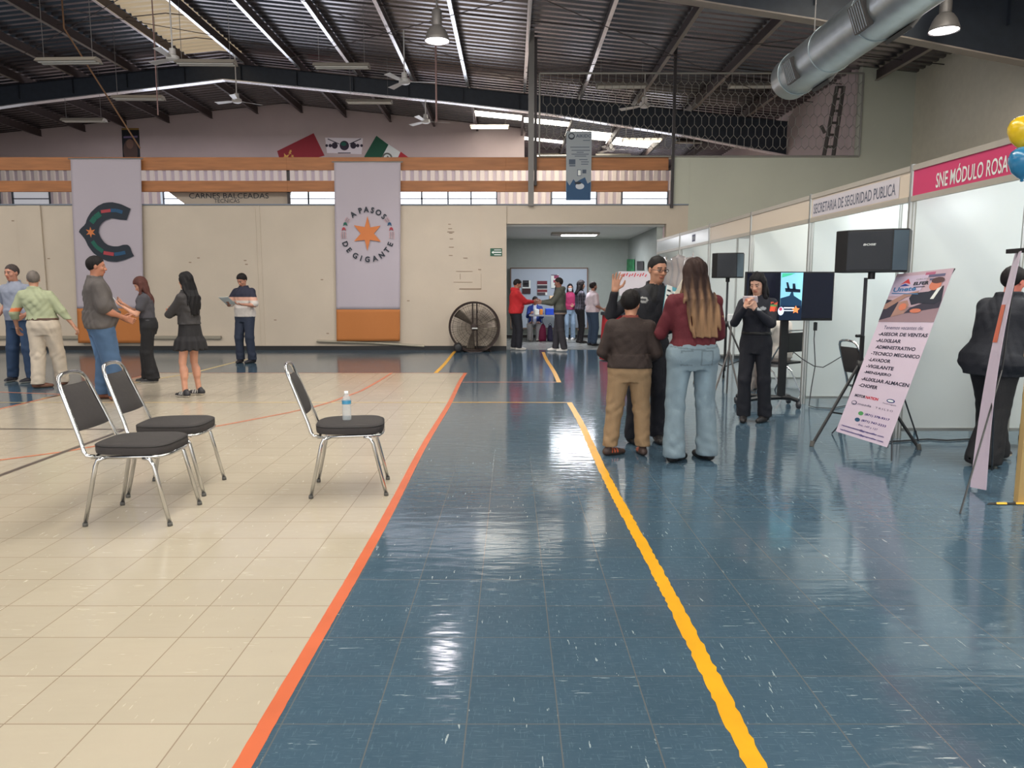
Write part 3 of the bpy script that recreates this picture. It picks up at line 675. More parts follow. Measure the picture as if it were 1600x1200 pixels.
# hanging roll banner with blue foot
YA = YW-.06
root, fr = flat('hanging_banner', ((884, 313), (923, 313), (925, 205), (885, 205)), YA, mat('pale_grey_banner', (150, 156, 160), .6), 'narrow grey banner with a round mark and blue foot hung on the timber rails', 'banner')
Y = YA; g = Geo().mat(mat('deep_blue_print', (30, 72, 110), .6)); decal(g, fr, [P2(885, 313), P2(922.5, 313), P2(923, 284), P2(918, 287), P2(914, 277), P2(906, 281), P2(900, 285), P2(896, 280), P2(890, 290), P2(885, 282)], .002)
g.mat(mat('light_print', (196, 200, 206), .6)); decal(g, fr, disc(*P2(906, 291), .10, .07), .004); g.mat(M_navy); decal(g, fr, disc(*P2(903, 286), .08, .03), .006); decal(g, fr, disc(*P2(893, 213), .075, .075), .002); g.mat(MATS['pale_grey_banner']); decal(g, fr, disc(*P2(893, 212.5), .055, .045), .004)
g.mat(mat('slate_print', (70, 82, 98), .6)); put_text(g, fr, 'AIKIDO', *P2(900, 215), wd=.36, ht=.075, bold=.02); decal(g, fr, [P2(911, 220), P2(922, 220), P2(922, 219), P2(911, 219)])
for y, a_, b_ in ((230, 891, 921), (235, 893, 922), (238, 901, 912), (241, 893, 920), (244, 898, 916), (249.5, 905, 918), (253, 908, 920), (256.5, 908, 919)):
    xa, za = P2(a_, y); xb, _ = P2(b_, y); decal(g, fr, [(xa, za-.008), (xb, za-.008), (xb, za+.008), (xa, za+.008)], .002)
for q in (((889, 249), (899, 257)), ((889.5, 258), (899, 260)), ((902, 265), (908, 275)), ((910, 265), (916, 271))):
    (xa, za), (xb, z2) = P2(*q[0]), P2(*q[1]); decal(g, fr, [(xa, z2), (xb, z2), (xb, za), (xa, za)], .002)
g.mat(M_lw); (xa, za), (xb, z2) = P2(903, 266), P2(907.3, 274); decal(g, fr, [(xa, z2), (xb, z2), (xb, za), (xa, za)], .004)
g.build('printed_panel', parent=root)
# ---- lamps
M_glow = mat('lit_lamp_glass', (255, 246, 252), .3, emit=40); M_hous = mat('grey_lamp_housing', (112, 108, 106), .5, metal=.3)
def highbay(x, y, Z, label, power):
    d = ray(x, y); t = (Z-CH)/d.z; p = Vector((d.x*t, d.y*t, Z)); rz_ = roofz(p.x)-.25-Z
    root = empty('high_bay_lamp', p, 0, label, 'lamp')
    Geo().mat(M_hous).lathe([(.225, 0), (.215, .05), (.175, .16), (.12, .24), (.08, .27)]).build('reflector', parent=root, smooth=True, solid=.006)
    Geo().mat(M_hous).lathe([(0, .26), (.085, .26), (.09, .30), (.09, .52), (.07, .55), (0, .55)]).build('ballast', parent=root, smooth=True, ang=40)
    Geo().mat(M_glow).lathe([(0, .0), (.1, .002), (.205, .012)]).build('lens', parent=root, smooth=True)
    Geo().mat(M_hous).tube([(0, 0, .54), (0, 0, rz_)], .014, 6).build('stem', parent=root)
    l = bpy.data.lights.new('lamp_light', 'SPOT'); l.energy = power; l.spot_size = R(130); l.spot_blend = .6; l.shadow_soft_size = .2; l.color = (1, .96, .98)
    lo = bpy.data.objects.new('lamp_light', l); COL.objects.link(lo); lo.parent = root; lo.location = (0, 0, -.03)
highbay(683, 65, 5.84, 'lit bell-shaped high-bay lamp hanging alone over the court', 450)
highbay(1475, 49, 5.45, 'lit bell-shaped high-bay lamp hanging beside the silver duct', 350)
g = Geo().mat(mat('pinkish_rope', (150, 120, 116), .8)); a = at(681, 75, 17); b = at(682, 190, 17); g.tube([(a.x, 17, roofz(a.x)-.02), (b.x, 17, b.z)], .022, 6); tag(g.build('hanging_chain'), 'pinkish chain hanging straight down behind the lit high-bay lamp', 'chain')
g = Geo().mat(mat('brown_rope', (120, 88, 62), .8)); a = at(100, 44, 16.6); b = at(219, 232, 17.3); g.tube([(a.x, a.y, roofz(a.x)-.02), a, b], .018, 6); tag(g.build('rope'), 'brown rope running slantwise down from the roof to the dark poster', 'rope')
a = at(240, 45, 17.2); b = at(247, 180, 17.2); g = Geo().mat(MATS['pinkish_rope']); g.tube([(a.x, a.y, roofz(a.x)-.02), a, b], .014, 6); tag(g.build('rope'), 'pale rope hanging straight down beside the ceiling fan nearest the grimy roof light', 'rope')
M_fix = mat('dusty_white_fixture', (160, 152, 140), .6); M_fixd = mat('fixture_inside', (96, 84, 78), .6); M_tube = mat('lit_fluorescent_tube', (255, 238, 210), .4, emit=9); M_toff = mat('unlit_tube', (214, 210, 202), .4)
fx = [(107, 95, 94, 0, 'third from the left edge'), (322, 98, 90, 0, ''), (534, 103, 85, 0, ''), (216, 153, 77, 0, ''), (577, 159, 70, 0, ''), (765, 198, 60, 1, ''), (131, 188, 66, 0, ''),
      (971, 134, 78, 0, ''), (1178, 134, 76, 0, ''), (862, 242, 45, 1, ''), (958, 243, 54, 1, ''), (1003, 219, 60, 1, ''), (1083, 222, 54, 0, ''), (1060, 246, 60, 0, ''), (932, 221, 40, 1, '')]
fl = ['unlit fluorescent fitting nearest the dark roof corner above the C banner', 'unlit fluorescent fitting touching the nearest ceiling fan', 'unlit fluorescent fitting high over the star banner', 'unlit fluorescent fitting below the pair near the grimy roof light', 'unlit fluorescent fitting below the big roof frame over the flags', 'lit fluorescent fitting by the steel post where the far wall glows', 'faint small fluorescent fitting close to the far wall beside the dark poster',
      'unlit fluorescent fitting behind the wire net between the two posts', 'unlit fluorescent fitting behind the wire net under the duct end', 'lit fluorescent fitting low beside the narrow grey banner, on its post side', 'lit fluorescent fitting lowest of the far bay, below the far ceiling fan', 'lit fluorescent fitting beside the far roof lights', 'unlit fluorescent fitting in the far bay, highest by the second post', 'unlit fluorescent fitting in the far bay, lowest by the second post', 'lit fluorescent fitting half behind the narrow grey banner']
proto = None
for (x, y, wd, lit, _), lb in zip(fx, fl):
    Yc = min(1150*1.22/wd*1.03, 30.5); p = at(x, y, Yc); 
    root = empty('fluorescent_fitting', p, R(random.uniform(-3, 3)), lb, 'ceiling light', 'fluorescent fittings under the roof')
    g = Geo().mat(M_fix); g.add([(-.61, -.16, -.03), (.61, -.16, -.03), (.61, .16, -.03), (-.61, .16, -.03), (-.61, -.07, .05), (.61, -.07, .05), (.61, .07, .05), (-.61, .07, .05)], [(0, 1, 5, 4), (2, 3, 7, 6), (4, 5, 6, 7), (1, 2, 6, 5), (3, 0, 4, 7)])
    g.add([(-.59, -.14, -.02), (.59, -.14, -.02), (.59, .14, -.02), (-.59, .14, -.02)], [(0, 3, 2, 1)]); g.build('housing', parent=root, solid=.004)
    for s_ in (-1, 1): Geo().mat(M_tube if lit else M_toff).tube([(-.58, s_*.06, -.03), (.58, s_*.06, -.03)], .018, 8).build('tube', parent=root)
    zt_ = roofz(p.x)+.03-p.z
    for s_ in (-1, 1): Geo().mat(M_hous).tube([(s_*.5, 0, .04), (s_*.5, 0, zt_)], .006, 4).build('hanger', parent=root)
def cfan(x, y, Yc, rot, label, scale=1):
    p = at(x, y, Yc); root = empty('ceiling_fan', p, R(rot), label, 'ceiling fan', 'ceiling fans under the roof')
    Mf = mat('white_fan_enamel', (206, 202, 198), .4)
    Geo().mat(Mf).lathe([(0, -.05), (.09, -.05), (.13, -.02), (.13, .05), (.07, .08), (.06, .2), (0, .2)], n=16).build('motor', parent=root, smooth=True, ang=40)
    Geo().mat(Mf).tube([(0, 0, .15), (0, 0, roofz(p.x)-.22-p.z)], .015, 6).build('rod', parent=root)
    for k in range(3):
        a = R(120*k); g = Geo().mat(Mf); g.T = Matrix.Rotation(a, 4, 'Z')
        g.add([(.12, -.03, .0), (.12, .03, .01), (.25, .055, .015), (.70, .075, .02), (.70, -.075, -.01), (.25, -.055, -.01)], [(0, 1, 2, 5), (5, 2, 3, 4)]); g.build('blade', parent=root, solid=.006)
cfan(270, 92, 16.0, 30, 'white three-blade ceiling fan nearest the grimy roof light'); cfan(632, 128, 17.5, 5, 'white three-blade ceiling fan in front of the big frame over the star banner')
cfan(370, 158, 21.2, 40, 'white three-blade ceiling fan beyond the frame, above the red flag'); cfan(665, 190, 22, 15, 'small white ceiling fan hanging against the beige far wall')
cfan(1007, 165, 18.8, 20, 'white three-blade ceiling fan behind the wire net in front of the dark frame'); cfan(955, 234, 26, 0, 'white three-blade ceiling fan among the lit fittings in the far bay')
# ---- duct
M_duct = mat('galvanised_duct', (172, 182, 186), .32, metal=.85, noise=.12, nscale=5, bump=.1, bscale=10); M_gr = mat('dark_vent_grille', (64, 60, 58), .6)
de = at(1232, 126, 11.5); XD, ZD, RD = de.x, de.z, .30
root = empty('air_duct', (XD, 11.5, ZD), 0, 'long round silver air duct hanging over the booths', 'duct')
n = 32; prof = [(0, 0), (.2, .0), (.27, .03), (RD, .09)]+[(RD, v) for v in (1.3, 2.6)]+[(RD, 12)]
g = Geo().mat(M_duct); g.lathe(prof, n=n, M=Matrix.Rotation(R(90), 3, 'X')); g.build('pipe', parent=root, smooth=True, ang=35)
g = Geo().mat(M_duct)
for yy in (-.4, -1.5, -2.7, -3.9, -5.1): Geo().mat(M_duct).tube([((RD+.004)*cos(2*pi*i/n), yy, (RD+.004)*sin(2*pi*i/n)) for i in range(n)], .008, 5, closed=True).build('seam_ring', parent=root, smooth=True)
for yy in (-.85, -2.9, -5.2):
    for ang_ in (200, 322):
        a = R(ang_); g = Geo().mat(M_gr); M_ = Matrix.Rotation(pi/2-a, 3, 'Y'); c_ = Vector((RD*cos(a), yy, RD*sin(a)))
        g.box(c_, (.30, .55 if ang_ == 322 else .34, .05), M=M_); vo = g.build('vent', parent=root)
        g = Geo().mat(M_duct if ang_ == 200 else M_hous)
        for k in range(6): g.box(c_+Vector((cos(a), 0, sin(a)))*.028+Vector((0, (k-2.5)*.05, 0)), (.28, .008, .012), M=M_)
        g.build('slats', parent=vo)
for yy in (-.9, -3.3, -6.2): Geo().mat(M_hous).tube([(0, yy, RD), (0, yy, roofz(XD)-.24-ZD)], .008, 5).build('hanger', parent=root)
# old ladder rack seen through the net on the far side wall
g = Geo().mat(mat('weathered_dark_wood', (84, 78, 74), .8))
Y = 17.66
for (xa, ya), (xb, yb), w_ in (((1286, 250), (1308, 135), .09), ((1301, 250), (1318, 135), .09)):
    g.tube([at(xa, ya, Y)-Vector((0, 0, 0)), at(xb, yb, Y)], w_/2, 6)
for k in range(7):
    t = k/6; a = at(1286+(22)*t, 248-112*t, Y); b = at(1301+17*t, 248-112*t, Y); g.tube([a, b], .03, 5)
g.tube([at(1283, 196, Y), at(1289, 208, Y)], .04, 5)
tag(g.build('ladder'), 'weathered leaning ladder behind the wire net', 'ladder')
# ---- exhibition booths
M_pan = mat('white_laminate_panel', (205, 212, 212), .28, noise=.02, nscale=1); M_fas = mat('ivory_fascia_board', (214, 200, 182), .4); M_pink = mat('magenta_fascia_print', (205, 62, 108), .5)
def fx_(zc): return 3.71-.0359*(zc-7.0)
ZT, FH = 2.56, .33
ZC = [4.95, 7.0, 9.14, 11.15, 13.2, 15.2, 17.2]
P_ = [Vector((fx_(z), z, 0)) for z in ZC]
def partition(x0, y0, x1, y1, label, cols, zt=2.5):
    """row of panels between aluminium posts"""
    a, b = Vector((x0, y0, 0)), Vector((x1, y1, 0)); L_ = (b-a).length; d = (b-a).normalized(); rz = math.atan2(d.y, d.x)
    root = empty('booth_partition', a, rz, label, 'booth wall', 'white panel walls of the exhibition booths')
    n = max(1, round(L_/1.03)); w_ = L_/n
    for i in range(n):
        Geo().mat(M_pan).box(((i+.5)*w_, 0, zt/2+.045), (w_-.04, .012, zt-.11)).build('panel', parent=root)
        g = Geo().mat(M_alu); g.box(((i+.5)*w_, 0, zt-.02), (w_-.04, .03, .04)); g.box(((i+.5)*w_, 0, .085), (w_-.04, .03, .03)); g.build('rail', parent=root)
    for i in range(n+1): Geo().mat(M_alu).lathe([(0, 0), (.022, 0), (.022, zt), (0, zt)], (i*w_, 0, 0), 8).build('post', parent=root)
    return root
names = ['nearest', 'second', 'third', 'fourth', 'fifth', 'sixth']
XBK = 7.0
lab = {1: 'white booth side wall behind the tilted banner and loudspeaker', 2: 'white booth side wall beside the television screen', 3: 'white booth side wall behind the television, next one further back', 4: 'booth side wall behind the farther loudspeaker', 5: 'booth side wall second last of the row', 6: 'booth side wall at the far end of the row'}
for i in (1, 2, 3, 4, 5):
    if i == 4: continue
    p = P_[i]; partition(p.x+.03, p.y, 6.85, p.y, lab[i], 3)
partition(P_[6].x+.03, 17.2, 6.85, 17.2, lab[6], 3)
for i in range(1, 6): partition(6.9, ZC[i]+.03, 6.9, ZC[i+1]-.03, 'rear booth wall between the %s and %s side walls of the row' % (names[i-1], names[i]), 2)
fas = [(0, M_pink, 'magenta fascia board with white lettering over the nearest booth'), (1, M_fas, 'ivory fascia board with grey lettering over the television booth'), (2, M_fas, 'blank ivory fascia board beside the lettered ivory one'), (3, M_fas, 'blank ivory fascia board over the booth with the farther loudspeaker'), (4, M_pan, 'pale fascia board with a small dark emblem'), (5, M_pan, 'blank pale fascia board at the far end of the row')]
for i, m_, lb in fas:
    a, b = P_[i+1], P_[i]; L_ = (b-a).length; d = (b-a).normalized(); rz = math.atan2(d.y, d.x)
    root = empty('booth_fascia', a, rz, lb, 'fascia board', 'fascia boards over the booths'); 
    Geo().mat(m_).box((L_/2, 0, ZT-FH/2), (L_-.05, .012, FH-.10)).build('board', parent=root)
    for z in (ZT-.025, ZT-FH+.025):
        Geo().mat(mat('pale_aluminium', (186, 180, 168), .4, metal=.3)).box((L_/2, 0, z), (L_-.05, .035, .05)).build('rail', parent=root)
    g = Geo().mat(M_alu); g.lathe([(0, .0), (.024, 0), (.024, ZT+.01), (0, ZT+.01)], (0, 0, 0), 8); g.build('post', parent=root)
    fr = Fr((0, -.008, 0), (1, 0, 0), (0, 0, 1)); g = Geo().mat(M_lw)
    if i == 0:
        g2 = Geo().mat(M_fas); decal(g2, fr, [(1.56, ZT-FH+.05), (L_-.02, ZT-FH+.05), (L_-.02, ZT-.05), (1.56, ZT-.05)], .002); g2.build('blank_end', parent=root); put_text(g, fr, 'SNE MÓDULO ROSA', .38, ZT-.255, wd=.90, ht=.16, h=.002, bold=.012); g.build('lettering', parent=root)
    if i == 1:
        g.mat(mat('fascia_label_paper', (206, 200, 206), .5)); decal(g, fr, [(.06, ZT-.27), (L_-.2, ZT-.27), (L_-.2, ZT-.07), (.06, ZT-.07)], .001); g.mat(mat('grey_lettering', (104, 108, 124), .6)); put_text(g, fr, 'SECRETARIA DE SEGURIDAD PUBLICA', .10, ZT-.235, wd=L_-.36, ht=.115, h=.003, bold=.006); g.build('lettering', parent=root)
    if i == 4:
        g.mat(mat('grey_blue_print', (112, 118, 140), .6)); decal(g, fr, [(.9, ZT-.23), (1.12, ZT-.23), (1.12, ZT-.10), (.9, ZT-.10)], .001); g.mat(M_lw); put_text(g, fr, '|||', .93, ZT-.2, wd=.16, ht=.07, h=.003); g.build('printed_mark', parent=root)
# black cable sagging on the booth wall
M_cab = mat('dark_cable', (44, 46, 50), .6)
Y = 8.95
g = Geo().mat(M_cab); g.tube([at(1240, 550, Y), at(1255, 562, Y), at(1272, 572, Y), at(1286, 574, Y), at(1300, 566, Y), at(1318, 555, Y), at(1330, 550, Y)], .006, 5); tag(g.build('cable'), 'thin dark cable sagging across the booth wall beside the television', 'cable')
g = Geo().mat(M_cab); g.tube([at(1274, 503, Y), at(1272, 530, Y), at(1274, 570, Y), at(1268, 605, Y), G(1264, 634, .01), G(1275, 637, .01), G(1300, 638, .01), G(1330, 632, .01)], .006, 5)
g.box(at(1274, 510, Y), (.035, .03, .10)); tag(g.build('power_cable'), 'grey power cable with a plug hanging straight down below the television', 'cable')
g = Geo().mat(M_cab); g.tube([G(1390, 690, .01), G(1420, 688, .01), G(1450, 686, .01), G(1480, 688, .01), G(1515, 686, .01), G(1560, 690, .01)], .008, 5); tag(g.build('floor_cable'), 'dark cable lying along the foot of the booth wall', 'cable')
# ---- loudspeakers on tripod stands
def tripod(px_, py_feet, Y, label, ht, rot, ap=.55, za=.90):
    p = at(px_, 600, Y); p = Vector((p.x, Y, 0)); root = empty('speaker_stand', p, R(rot), label, 'speaker stand')
    Geo().mat(M_black).tube([(0, 0, .18), (0, 0, 1.0)], .020, 8).build('lower_pole', parent=root); Geo().mat(M_dgrey).tube([(0, 0, .98), (0, 0, ht)], .016, 8).build('pole', parent=root)
    Geo().mat(M_black).lathe([(0, za-.04), (.035, za-.04), (.04, za), (.035, za+.05), (0, za+.05)]).build('collar', parent=root, smooth=True)
    Geo().mat(M_black).tube([(.02, 0, 1.0), (.075, 0, 1.0)], .014, 8).build('knob', parent=root)
    for k in range(3):
        a = R(120*k); c_, s_ = cos(a), sin(a)
        l = Geo().mat(M_black).tube([(.03*c_, .03*s_, za), (ap*c_, ap*s_, .02)], .014, 8).build('leg', parent=root)
        Geo().mat(M_rub).tube([(ap*c_, ap*s_, .05), (ap*1.02*c_, ap*1.02*s_, .0)], .02, 8).build('rubber_foot', parent=l)
        Geo().mat(M_black).tube([(.02*c_, .02*s_, .25), (ap*.60*c_, ap*.60*s_, za*.42)], .008, 6).build('brace', parent=root)
    return p
def speaker(p, ht, W_, H_, D_, rz, label, txt=None):
    root = empty('loudspeaker', (p.x, p.y, ht), R(rz), label, 'loudspeaker')
    g = Geo().mat(M_black); w2, d2 = W_/2, D_/2
    g.prism([(-w2, -d2*.55, 0), (-w2*.62, -d2, 0), (w2*.62, -d2, 0), (w2, -d2*.55, 0), (w2*.95, d2, 0), (-w2*.95, d2, 0)], (0, 0, H_)); g.build('cabinet', parent=root, bevel=.008)
    g = Geo().mat(mat('speaker_grille', (38, 42, 50), .55, bump=.5, bscale=400)); g.box((0, -d2-.003, H_/2), (W_*.6, .008, H_*.9)); gr = g.build('grille', parent=root, bevel=.003)
    if txt: 
        g = Geo().mat(MATS['printed_white']); put_text(g, Fr((0, -d2-.008, 0), (1, 0, 0), (0, 0, 1)), txt, -.05, H_*.62, wd=.10, ht=.018, bold=.03, slant=.3); g.build('badge', parent=gr)
    for s_ in (1,):
        Geo().mat(mat('slate_side_panel', (72, 88, 100), .5)).add([(s_*w2*.64, -d2*1.0-.004, .015), (s_*w2*.99, -d2*.58-.004, .015), (s_*w2*.99, -d2*.58-.004, H_-.015), (s_*w2*.64, -d2*1.0-.004, H_-.015)], [(0, 1, 2, 3)]).build('side_grille', parent=root, solid=.006)
    Geo().mat(M_black).lathe([(0, -.06), (.03, -.06), (.03, 0), (.05, .0), (0, .001)]).build('mount', parent=root)
p = tripod(1343, 0, 6.80, 'black tripod stand carrying the nearer loudspeaker', 1.53, 201, .52, .72); sp = at(1362, 427, 6.78)
speaker(Vector((sp.x-.01, 6.76, 0)), 1.577, .60, .375, .34, -36, 'wide black loudspeaker on the nearer tripod before the booth wall', 'BOSE')
p = tripod(1131, 0, 11.3, 'black tripod stand carrying the farther loudspeaker', 1.56, 75, .5); speaker(p, 1.60, .46, .37, .34, -22, 'black loudspeaker on the farther tripod behind the long-haired woman')
# ---- television on wheeled stand
YT = 8.75; tl, tr, br = at(1166, 424.5, YT), at(1304.5, 424.5, YT), at(1300, 503, YT); cx_ = (tl.x+tr.x)/2; z0 = at(1235, 501, YT).z; z1 = tl.z; W_ = tr.x-tl.x
root = empty('television', (cx_, YT, z0), 0, 'large flat television with a lit picture strip on a wheeled stand', 'television')
Geo().mat(M_black).box((0, .025, (z1-z0)/2), (W_, .05, z1-z0)).build('casing', parent=root, bevel=.004)
Geo().mat(mat('screen_glass', (20, 22, 38), .12, emit=.25)).box((0, -.003, (z1-z0)/2+.006), (W_-.03, .006, z1-z0-.045)).build('screen', parent=root)
fr = Fr((-cx_, -.007, -z0), (1, 0, 0), (0, 0, 1)); Y = YT; g = Geo()
E = lambda n_, c_, e_: mat(n_, c_, .3, emit=e_)
g.mat(E('screen_cyan', (140, 205, 225), .8)); decal(g, fr, [P2(1218, 492), P2(1251, 492), P2(1255, 426), P2(1220, 426)], .001)
g.mat(E('screen_dark_blue', (26, 60, 92), .5)); decal(g, fr, [P2(1218, 498), P2(1251, 498), P2(1252, 470), P2(1240, 462), P2(1238, 452), P2(1233, 462), P2(1219, 466)], .002)
g.mat(E('screen_green', (70, 190, 150), .8)); decal(g, fr, [P2(1221, 434), P2(1235, 430), P2(1243, 427), P2(1222, 427)], .003)
g.mat(E('screen_deep', (14, 30, 56), .4)); 
for q in ([(1228, 441), (1231, 441), (1234, 452), (1230, 453)], [(1238, 443), (1242, 443), (1243, 453), (1238, 453)], [(1226, 450), (1250, 452), (1250, 457), (1227, 456)], [(1218, 478), (1251, 478), (1251, 500), (1216, 500)]): decal(g, fr, [P2(*a) for a in q], .004)
g.mat(E('screen_white', (220, 235, 255), .9)); decal(g, fr, [P2(1224, 482), P2(1240, 482), P2(1240, 480), P2(1224, 480)], .006); decal(g, fr, [P2(1224, 486), P2(1240, 486), P2(1240, 484.5), P2(1224, 484.5)], .006); decal(g, fr, disc(*P2(1219.5, 486), .035, .05), .006)
g.mat(E('screen_orange', (235, 140, 80), .9)); decal(g, fr, star(*P2(1242.5, 484), .05, .025, 5), .008); g.mat(E('screen_magenta', (190, 80, 110), .7)); decal(g, fr, disc(*P2(1219, 483), .02, .02), .008)
g.build('picture', parent=root)
root = empty('television_stand', (cx_, YT+.12, 0), 0, 'black wheeled floor stand holding up the television', 'stand')
g = Geo().mat(M_black); g.box((0, 0, .72), (.09, .05, 1.24)); g.build('column', parent=root, bevel=.005); Geo().mat(M_black).box((0, -.05, z0+.3), (.35, .05, .3)).build('bracket', parent=root)
g = Geo().mat(M_black)
for q in ((.17, -.12), (-.55, -.16), (.20, .28), (-.45, .30)): g.tube([(0, 0, .12), (q[0]*.6, q[1]*.5, .12), (q[0], q[1], .095)], .028, 6)
g.build('base', parent=root)
for x, y in ((-.55, -.16), (.17, -.12), (-.45, .30), (.20, .28)): Geo().mat(M_dgrey).lathe([(0, -.018), (.04, -.018), (.045, 0), (.04, .018), (0, .018)], (x, y, .045), 14, Matrix.Rotation(R(90), 3, 'Y')).build('caster', parent=root, smooth=True)
# ---- leaning X-banner with vacancies
M_lil = mat('lilac_white_vinyl', (206, 190, 206), .5)
BL, BR, TR, TL = at(1306, 674, 6.56), at(1386, 699, 5.95), at(1491, 419, 6.08), at(1402, 428.5, 6.62)
o_ = (BL+BR)/2; root = empty('job_vacancy_banner', (o_.x, o_.y, 0), 0, 'tilted lilac-white banner listing job vacancies on a thin tripod beside the loudspeaker', 'banner')
off = Vector((o_.x, o_.y, 0))
def bq(u, v, h=0):
    p = (BL*(1-u)+BR*u)*(1-v)+(TL*(1-u)+TR*u)*v; nn = (BR-BL).cross(TL-BL).normalized(); return p-off+nn*(h+.02*sin(pi*v)*0)
class Bi:
    n = (BR-BL).cross(TL-BL).normalized()
    def __call__(s, a, b, h=0): return bq(a, b, h)
bi = Bi()
g = Geo().mat(M_lil); g.grid(lambda u, v: bq(u, v), 6, 12); g.build('sheet', parent=root, solid=.002)
g = Geo(); D = lambda pts, h=.003: decal(g, bi, pts, h)
# photograph on the upper third
g.mat(mat('print_mauve_sky', (190, 164, 176), .6)); D([(0, .70), (1, .70), (1, 1), (0, 1)])
g.mat(mat('print_floor_haze', (150, 124, 132), .6)); D([(0, .70), (1, .70), (1, .78), (0, .80)], .004)
g.mat(mat('print_logo_ground', (198, 182, 204), .6)); D([(0, .86), (.55, .86), (.62, .98), (0, .98)], .004)
g.mat(mat('print_car_dark', (54, 50, 66), .5)); D([(0, .71), (.30, .74), (.42, .78), (.2, .83), (0, .84)], .005); D([(.42, .75), (1, .78), (1, .82), (.7, .81), (.5, .785)], .005)
g.mat(mat('print_tan', (168, 130, 118), .6)); D([(0, .78), (.06, .78), (.35, .85), (.55, .865), (.55, .885), (.3, .87), (0, .81)], .006); D([(.2, .73), (.42, .75), (.46, .80), (.4, .83), (.25, .82)], .006)
g.mat(mat('print_suit', (34, 38, 54), .6)); D([(.45, .87), (.72, .875), (.95, .905), (1, .82), (.9, .80), (.62, .81), (.5, .80), (.42, .84)], .007)
g.mat(mat('print_skin', (206, 120, 92), .6)); D(disc(.80, .91, .10, .03, 14), .009); D(disc(.36, .79, .07, .022, 12), .009); D(disc(.62, .765, .10, .013, 12), .009)
g.mat(mat('print_hair', (84, 58, 60), .6)); D(disc(.82, .937, .11, .018, 12), .010); g.mat(M_lw); D([(.86, .89), (.93, .90), (.86, .83), (.80, .83)], .010)
g.mat(mat('print_building', (92, 92, 122), .6)); D([(.62, .96), (.9, .96), (.9, .975), (.62, .975)], .005); D([(.66, .94), (.8, .94), (.8, .952), (.66, .952)], .005); g.mat(mat('print_crimson', (170, 90, 120), .6)); D([(.55, .975), (.72, .975), (.72, .99), (.55, .99)], .005)
g.build('photograph_print', parent=root); g = Geo()
g.mat(mat('print_logo_red', (214, 70, 74), .5)); D([(.15, .928), (.27, .962), (.34, .928), (.24, .938)], .006); g.mat(mat('print_logo_blue', (44, 70, 150), .5)); D([(.15, .918), (.24, .932), (.34, .918)], .007)
g.mat(M_navy); put_text(g, bi, 'ELFER', .40, .918, wd=.27, ht=.020, h=.006, bold=.04); g.mat(M_pgr); put_text(g, bi, 'GRUPO', .42, .948, wd=.24, ht=.009, h=.006)
g.mat(M_navy); D([(.42, .905), (.62, .905), (.62, .909), (.42, .909)], .006)
g.mat(mat('print_brush_blue', (62, 120, 170), .6)); put_text(g, bi, 'Unete', .06, .885, wd=.42, ht=.028, h=.007, bold=.03); D([(.05, .875), (.55, .862), (.55, .867), (.05, .881)], .007)
g.build('logo_print', parent=root); g = Geo()
g.mat(mat('print_slate', (70, 72, 104), .6)); put_text(g, bi, 'Tenemos vacantes de:', .15, .655, wd=.72, ht=.022, h=.003)
g.mat(mat('print_ink', (38, 38, 60), .6))
for k, t in enumerate(['-ASESOR DE VENTAS', '-AUXILIAR', 'ADMINISTRATIVO', '-TECNICO MECANICO', '-LAVADOR', '-VIGILANTE', '-MENSAJERO', '-AUXILIAR ALMACEN', '-CHOFER']):
    put_text(g, bi, t, .10+(.04 if t[0] != '-' else 0), .615-.040*k, wd=.052*len(t), ht=.021, h=.003, bold=.03, slant=.0)
g.build('vacancy_lettering', parent=root); g = Geo().mat(mat('print_ink', (38, 38, 60), .6))
put_text(g, bi, 'MOTOR', .10, .232, wd=.21, ht=.017, h=.003, bold=.04); g.mat(mat('print_red', (200, 50, 66), .6)); put_text(g, bi, 'NATION', .315, .232, wd=.24, ht=.017, h=.003, bold=.04)
g.mat(mat('print_oval_blue', (44, 60, 120), .6)); D(disc(.78, .246, .075, .011, 16)); g.mat(M_lw); D(disc(.78, .246, .055, .006, 14), .005); g.mat(MATS['print_slate']); put_text(g, bi, 'Ford Laguna', .66, .222, wd=.24, ht=.009, h=.003)
for poly in (disc(.14, .195, .055, .013, 16),): D(poly)
g.mat(M_lil); D(disc(.14, .195, .040, .009, 14), .005); g.mat(MATS['print_slate']); D([(.10, .195), (.14, .19), (.18, .195), (.14, .186)], .006); put_text(g, bi, 'mazda', .22, .188, wd=.26, ht=.013, h=.003); put_text(g, bi, 'T R I L S O', .56, .188, wd=.32, ht=.010, h=.003)
g.build('maker_marks', parent=root); g = Geo()
g.mat(mat('print_call_green', (80, 150, 90), .6)); D(disc(.34, .142, .05, .012, 14)); g.mat(M_pb); D(disc(.32, .102, .05, .012, 14))
g.mat(mat('print_violet_ink', (52, 44, 120), .6)); put_text(g, bi, '(871) 378-9317', .42, .134, wd=.46, ht=.016, h=.003, bold=.02); put_text(g, bi, '(871) 747-3333', .40, .096, wd=.46, ht=.016, h=.003, bold=.02); put_text(g, bi, 'Ext. 147 y 127', .38, .068, wd=.36, ht=.014, h=.003)
put_text(g, bi, 'reclutamiento@grupoelfer.com', .07, .040, wd=.82, ht=.013, h=.003, bold=.03); put_text(g, bi, 'reclutamiento2@grupoelfer.com', .07, .014, wd=.84, ht=.013, h=.003, bold=.03)
g.build('contact_lettering', parent=root)
g = Geo().mat(M_black); hub = bq(.5, .45)-bi.n*.05
for u, v in ((0, 0), (1, 0), (0, 1), (1, 1)): g.tube([hub, bq(u, v)-bi.n*.006], .007, 6)
g.build('cross_frame', parent=root)
for q in (G(1435, 690), G(1393, 722), G(1300, 678)): Geo().mat(M_dgrey).tube([hub, q-off+Vector((0, 0, .008))], .007, 6).build('leg', parent=root)
